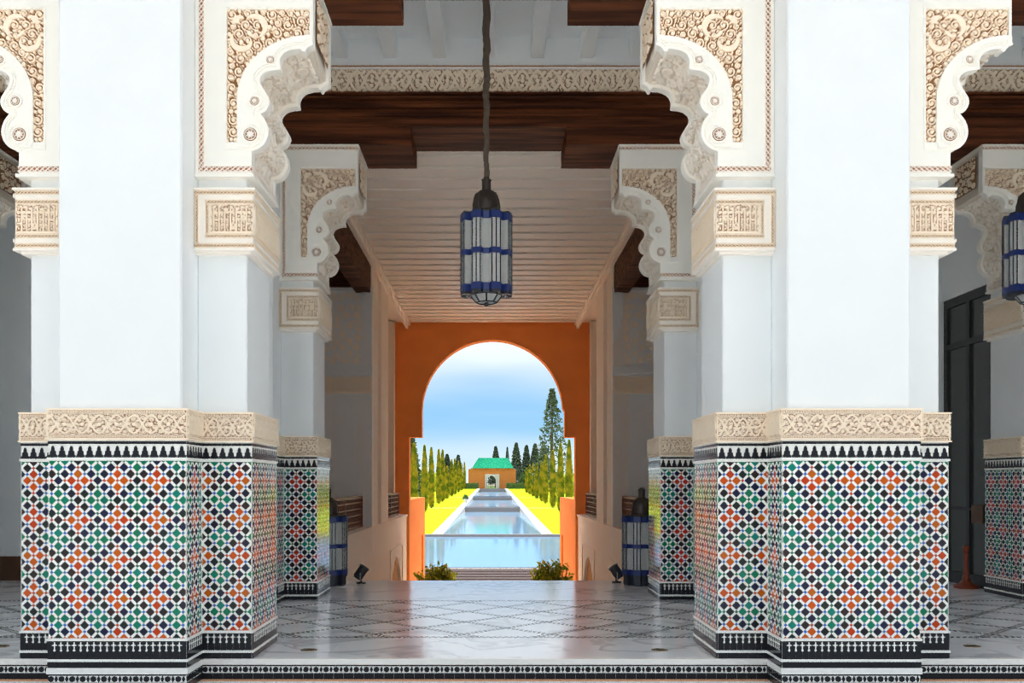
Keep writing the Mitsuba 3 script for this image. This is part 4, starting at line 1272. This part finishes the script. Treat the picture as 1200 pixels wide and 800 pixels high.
# black floor spotlights
def spotlight(x, y, s, label):
    t = thing('spotlight', label, 'floor lamp')
    tw = T().translate([x, y, 0.0012]).scale(0.78)
    part(t, 'base', shift(lathe([(0, 0), (0.085, 0), (0.085, 0.018), (0.02, 0.03), (0.02, 0.06), (0, 0.06)], 16)), 'm_dark', tw)
    h = lathe([(0, -0.12), (0.07, -0.12), (0.085, -0.09), (0.085, 0.10), (0.095, 0.10), (0.095, 0.12), (0.08, 0.12), (0.07, 0.105), (0, 0.10)], 18)
    h.apply_transform(trimesh.transformations.rotation_matrix(math.radians(35 * s), [0, 1, 0]))
    part(t, 'head', shift(h, z=0.19), 'm_dark', tw)
    part(t, 'yoke', cat([tube([[0, -0.1, 0.19], [0, -0.1, 0.06], [0, 0.1, 0.06], [0, 0.1, 0.19]], 0.009, 6)]), 'm_grey_stone', tw)


spotlight(X(423, 13.35), 13.35, 1, 'small black spotlight on the floor right of the left floor lantern')
spotlight(X(722.5, 13.45), 13.45, -1, 'small black spotlight half hidden behind the right floor lantern')
t = np.linspace(0, 1, 30)
put(tag('cable', 'thin pale cable looping on the floor by the left floor lantern', 'cable'), tube(np.c_[X(397, 12.9) + 0.14 * t + 0.03 * np.sin(t * 9), 12.95 + 0.12 * np.cos(t * 7), np.full(30, 0.006)], 0.005, 6), 'm_marble_white')

# recessed floor lights
for px, py, lab in ((362, 761.5, 'round brass light set in the floor by the left front pillar'), (773, 761.5, 'round brass light set in the floor by the right front pillar'), (1139, 757, 'round light set in the floor at the right edge'), (1, 757, 'round light set in the floor at the left edge')):
    Y = EYE * F / (py - VY)
    t = thing('floor_light', lab, 'floor light')
    part(t, 'ring', shift(lathe([(0.045, 0.0005), (0.068, 0.0005), (0.066, 0.005), (0.048, 0.005), (0.045, 0.0005)], 24), X(px, Y), Y), 'm_brass')
    part(t, 'lens', shift(trimesh.creation.cylinder(0.046, 0.002, sections=20), X(px, Y), Y, 0.002), 'm_dark')

# turned post and notice by the door in the right bay
Yq = 12.75
xq = X(1132, Yq)
t = thing('barrier_post', 'turned red-brown wooden post with a round foot by the glass door', 'post')
part(t, 'foot', shift(lathe([(0, 0), (0.15, 0), (0.155, 0.02), (0.13, 0.045), (0.08, 0.07), (0.05, 0.10), (0.0, 0.10)], 24), xq, Yq, 0.001), 'm_red_wood')
part(t, 'post', shift(lathe([(0, 0.10), (0.045, 0.10), (0.05, 0.14), (0.032, 0.18), (0.028, 0.30), (0.036, 0.44), (0.028, 0.46), (0.04, 0.48), (0.045, 0.52), (0.03, 0.55), (0, 0.56)], 20), xq, Yq, 0.0), 'm_red_wood')
t = thing('notice', 'small brown notice plate on the glass door', 'notice')
part(t, 'plate', bx(xd - 0.002, xd + 0.018, 12.62, 12.92, 0.84, 1.08), 'm_brown')
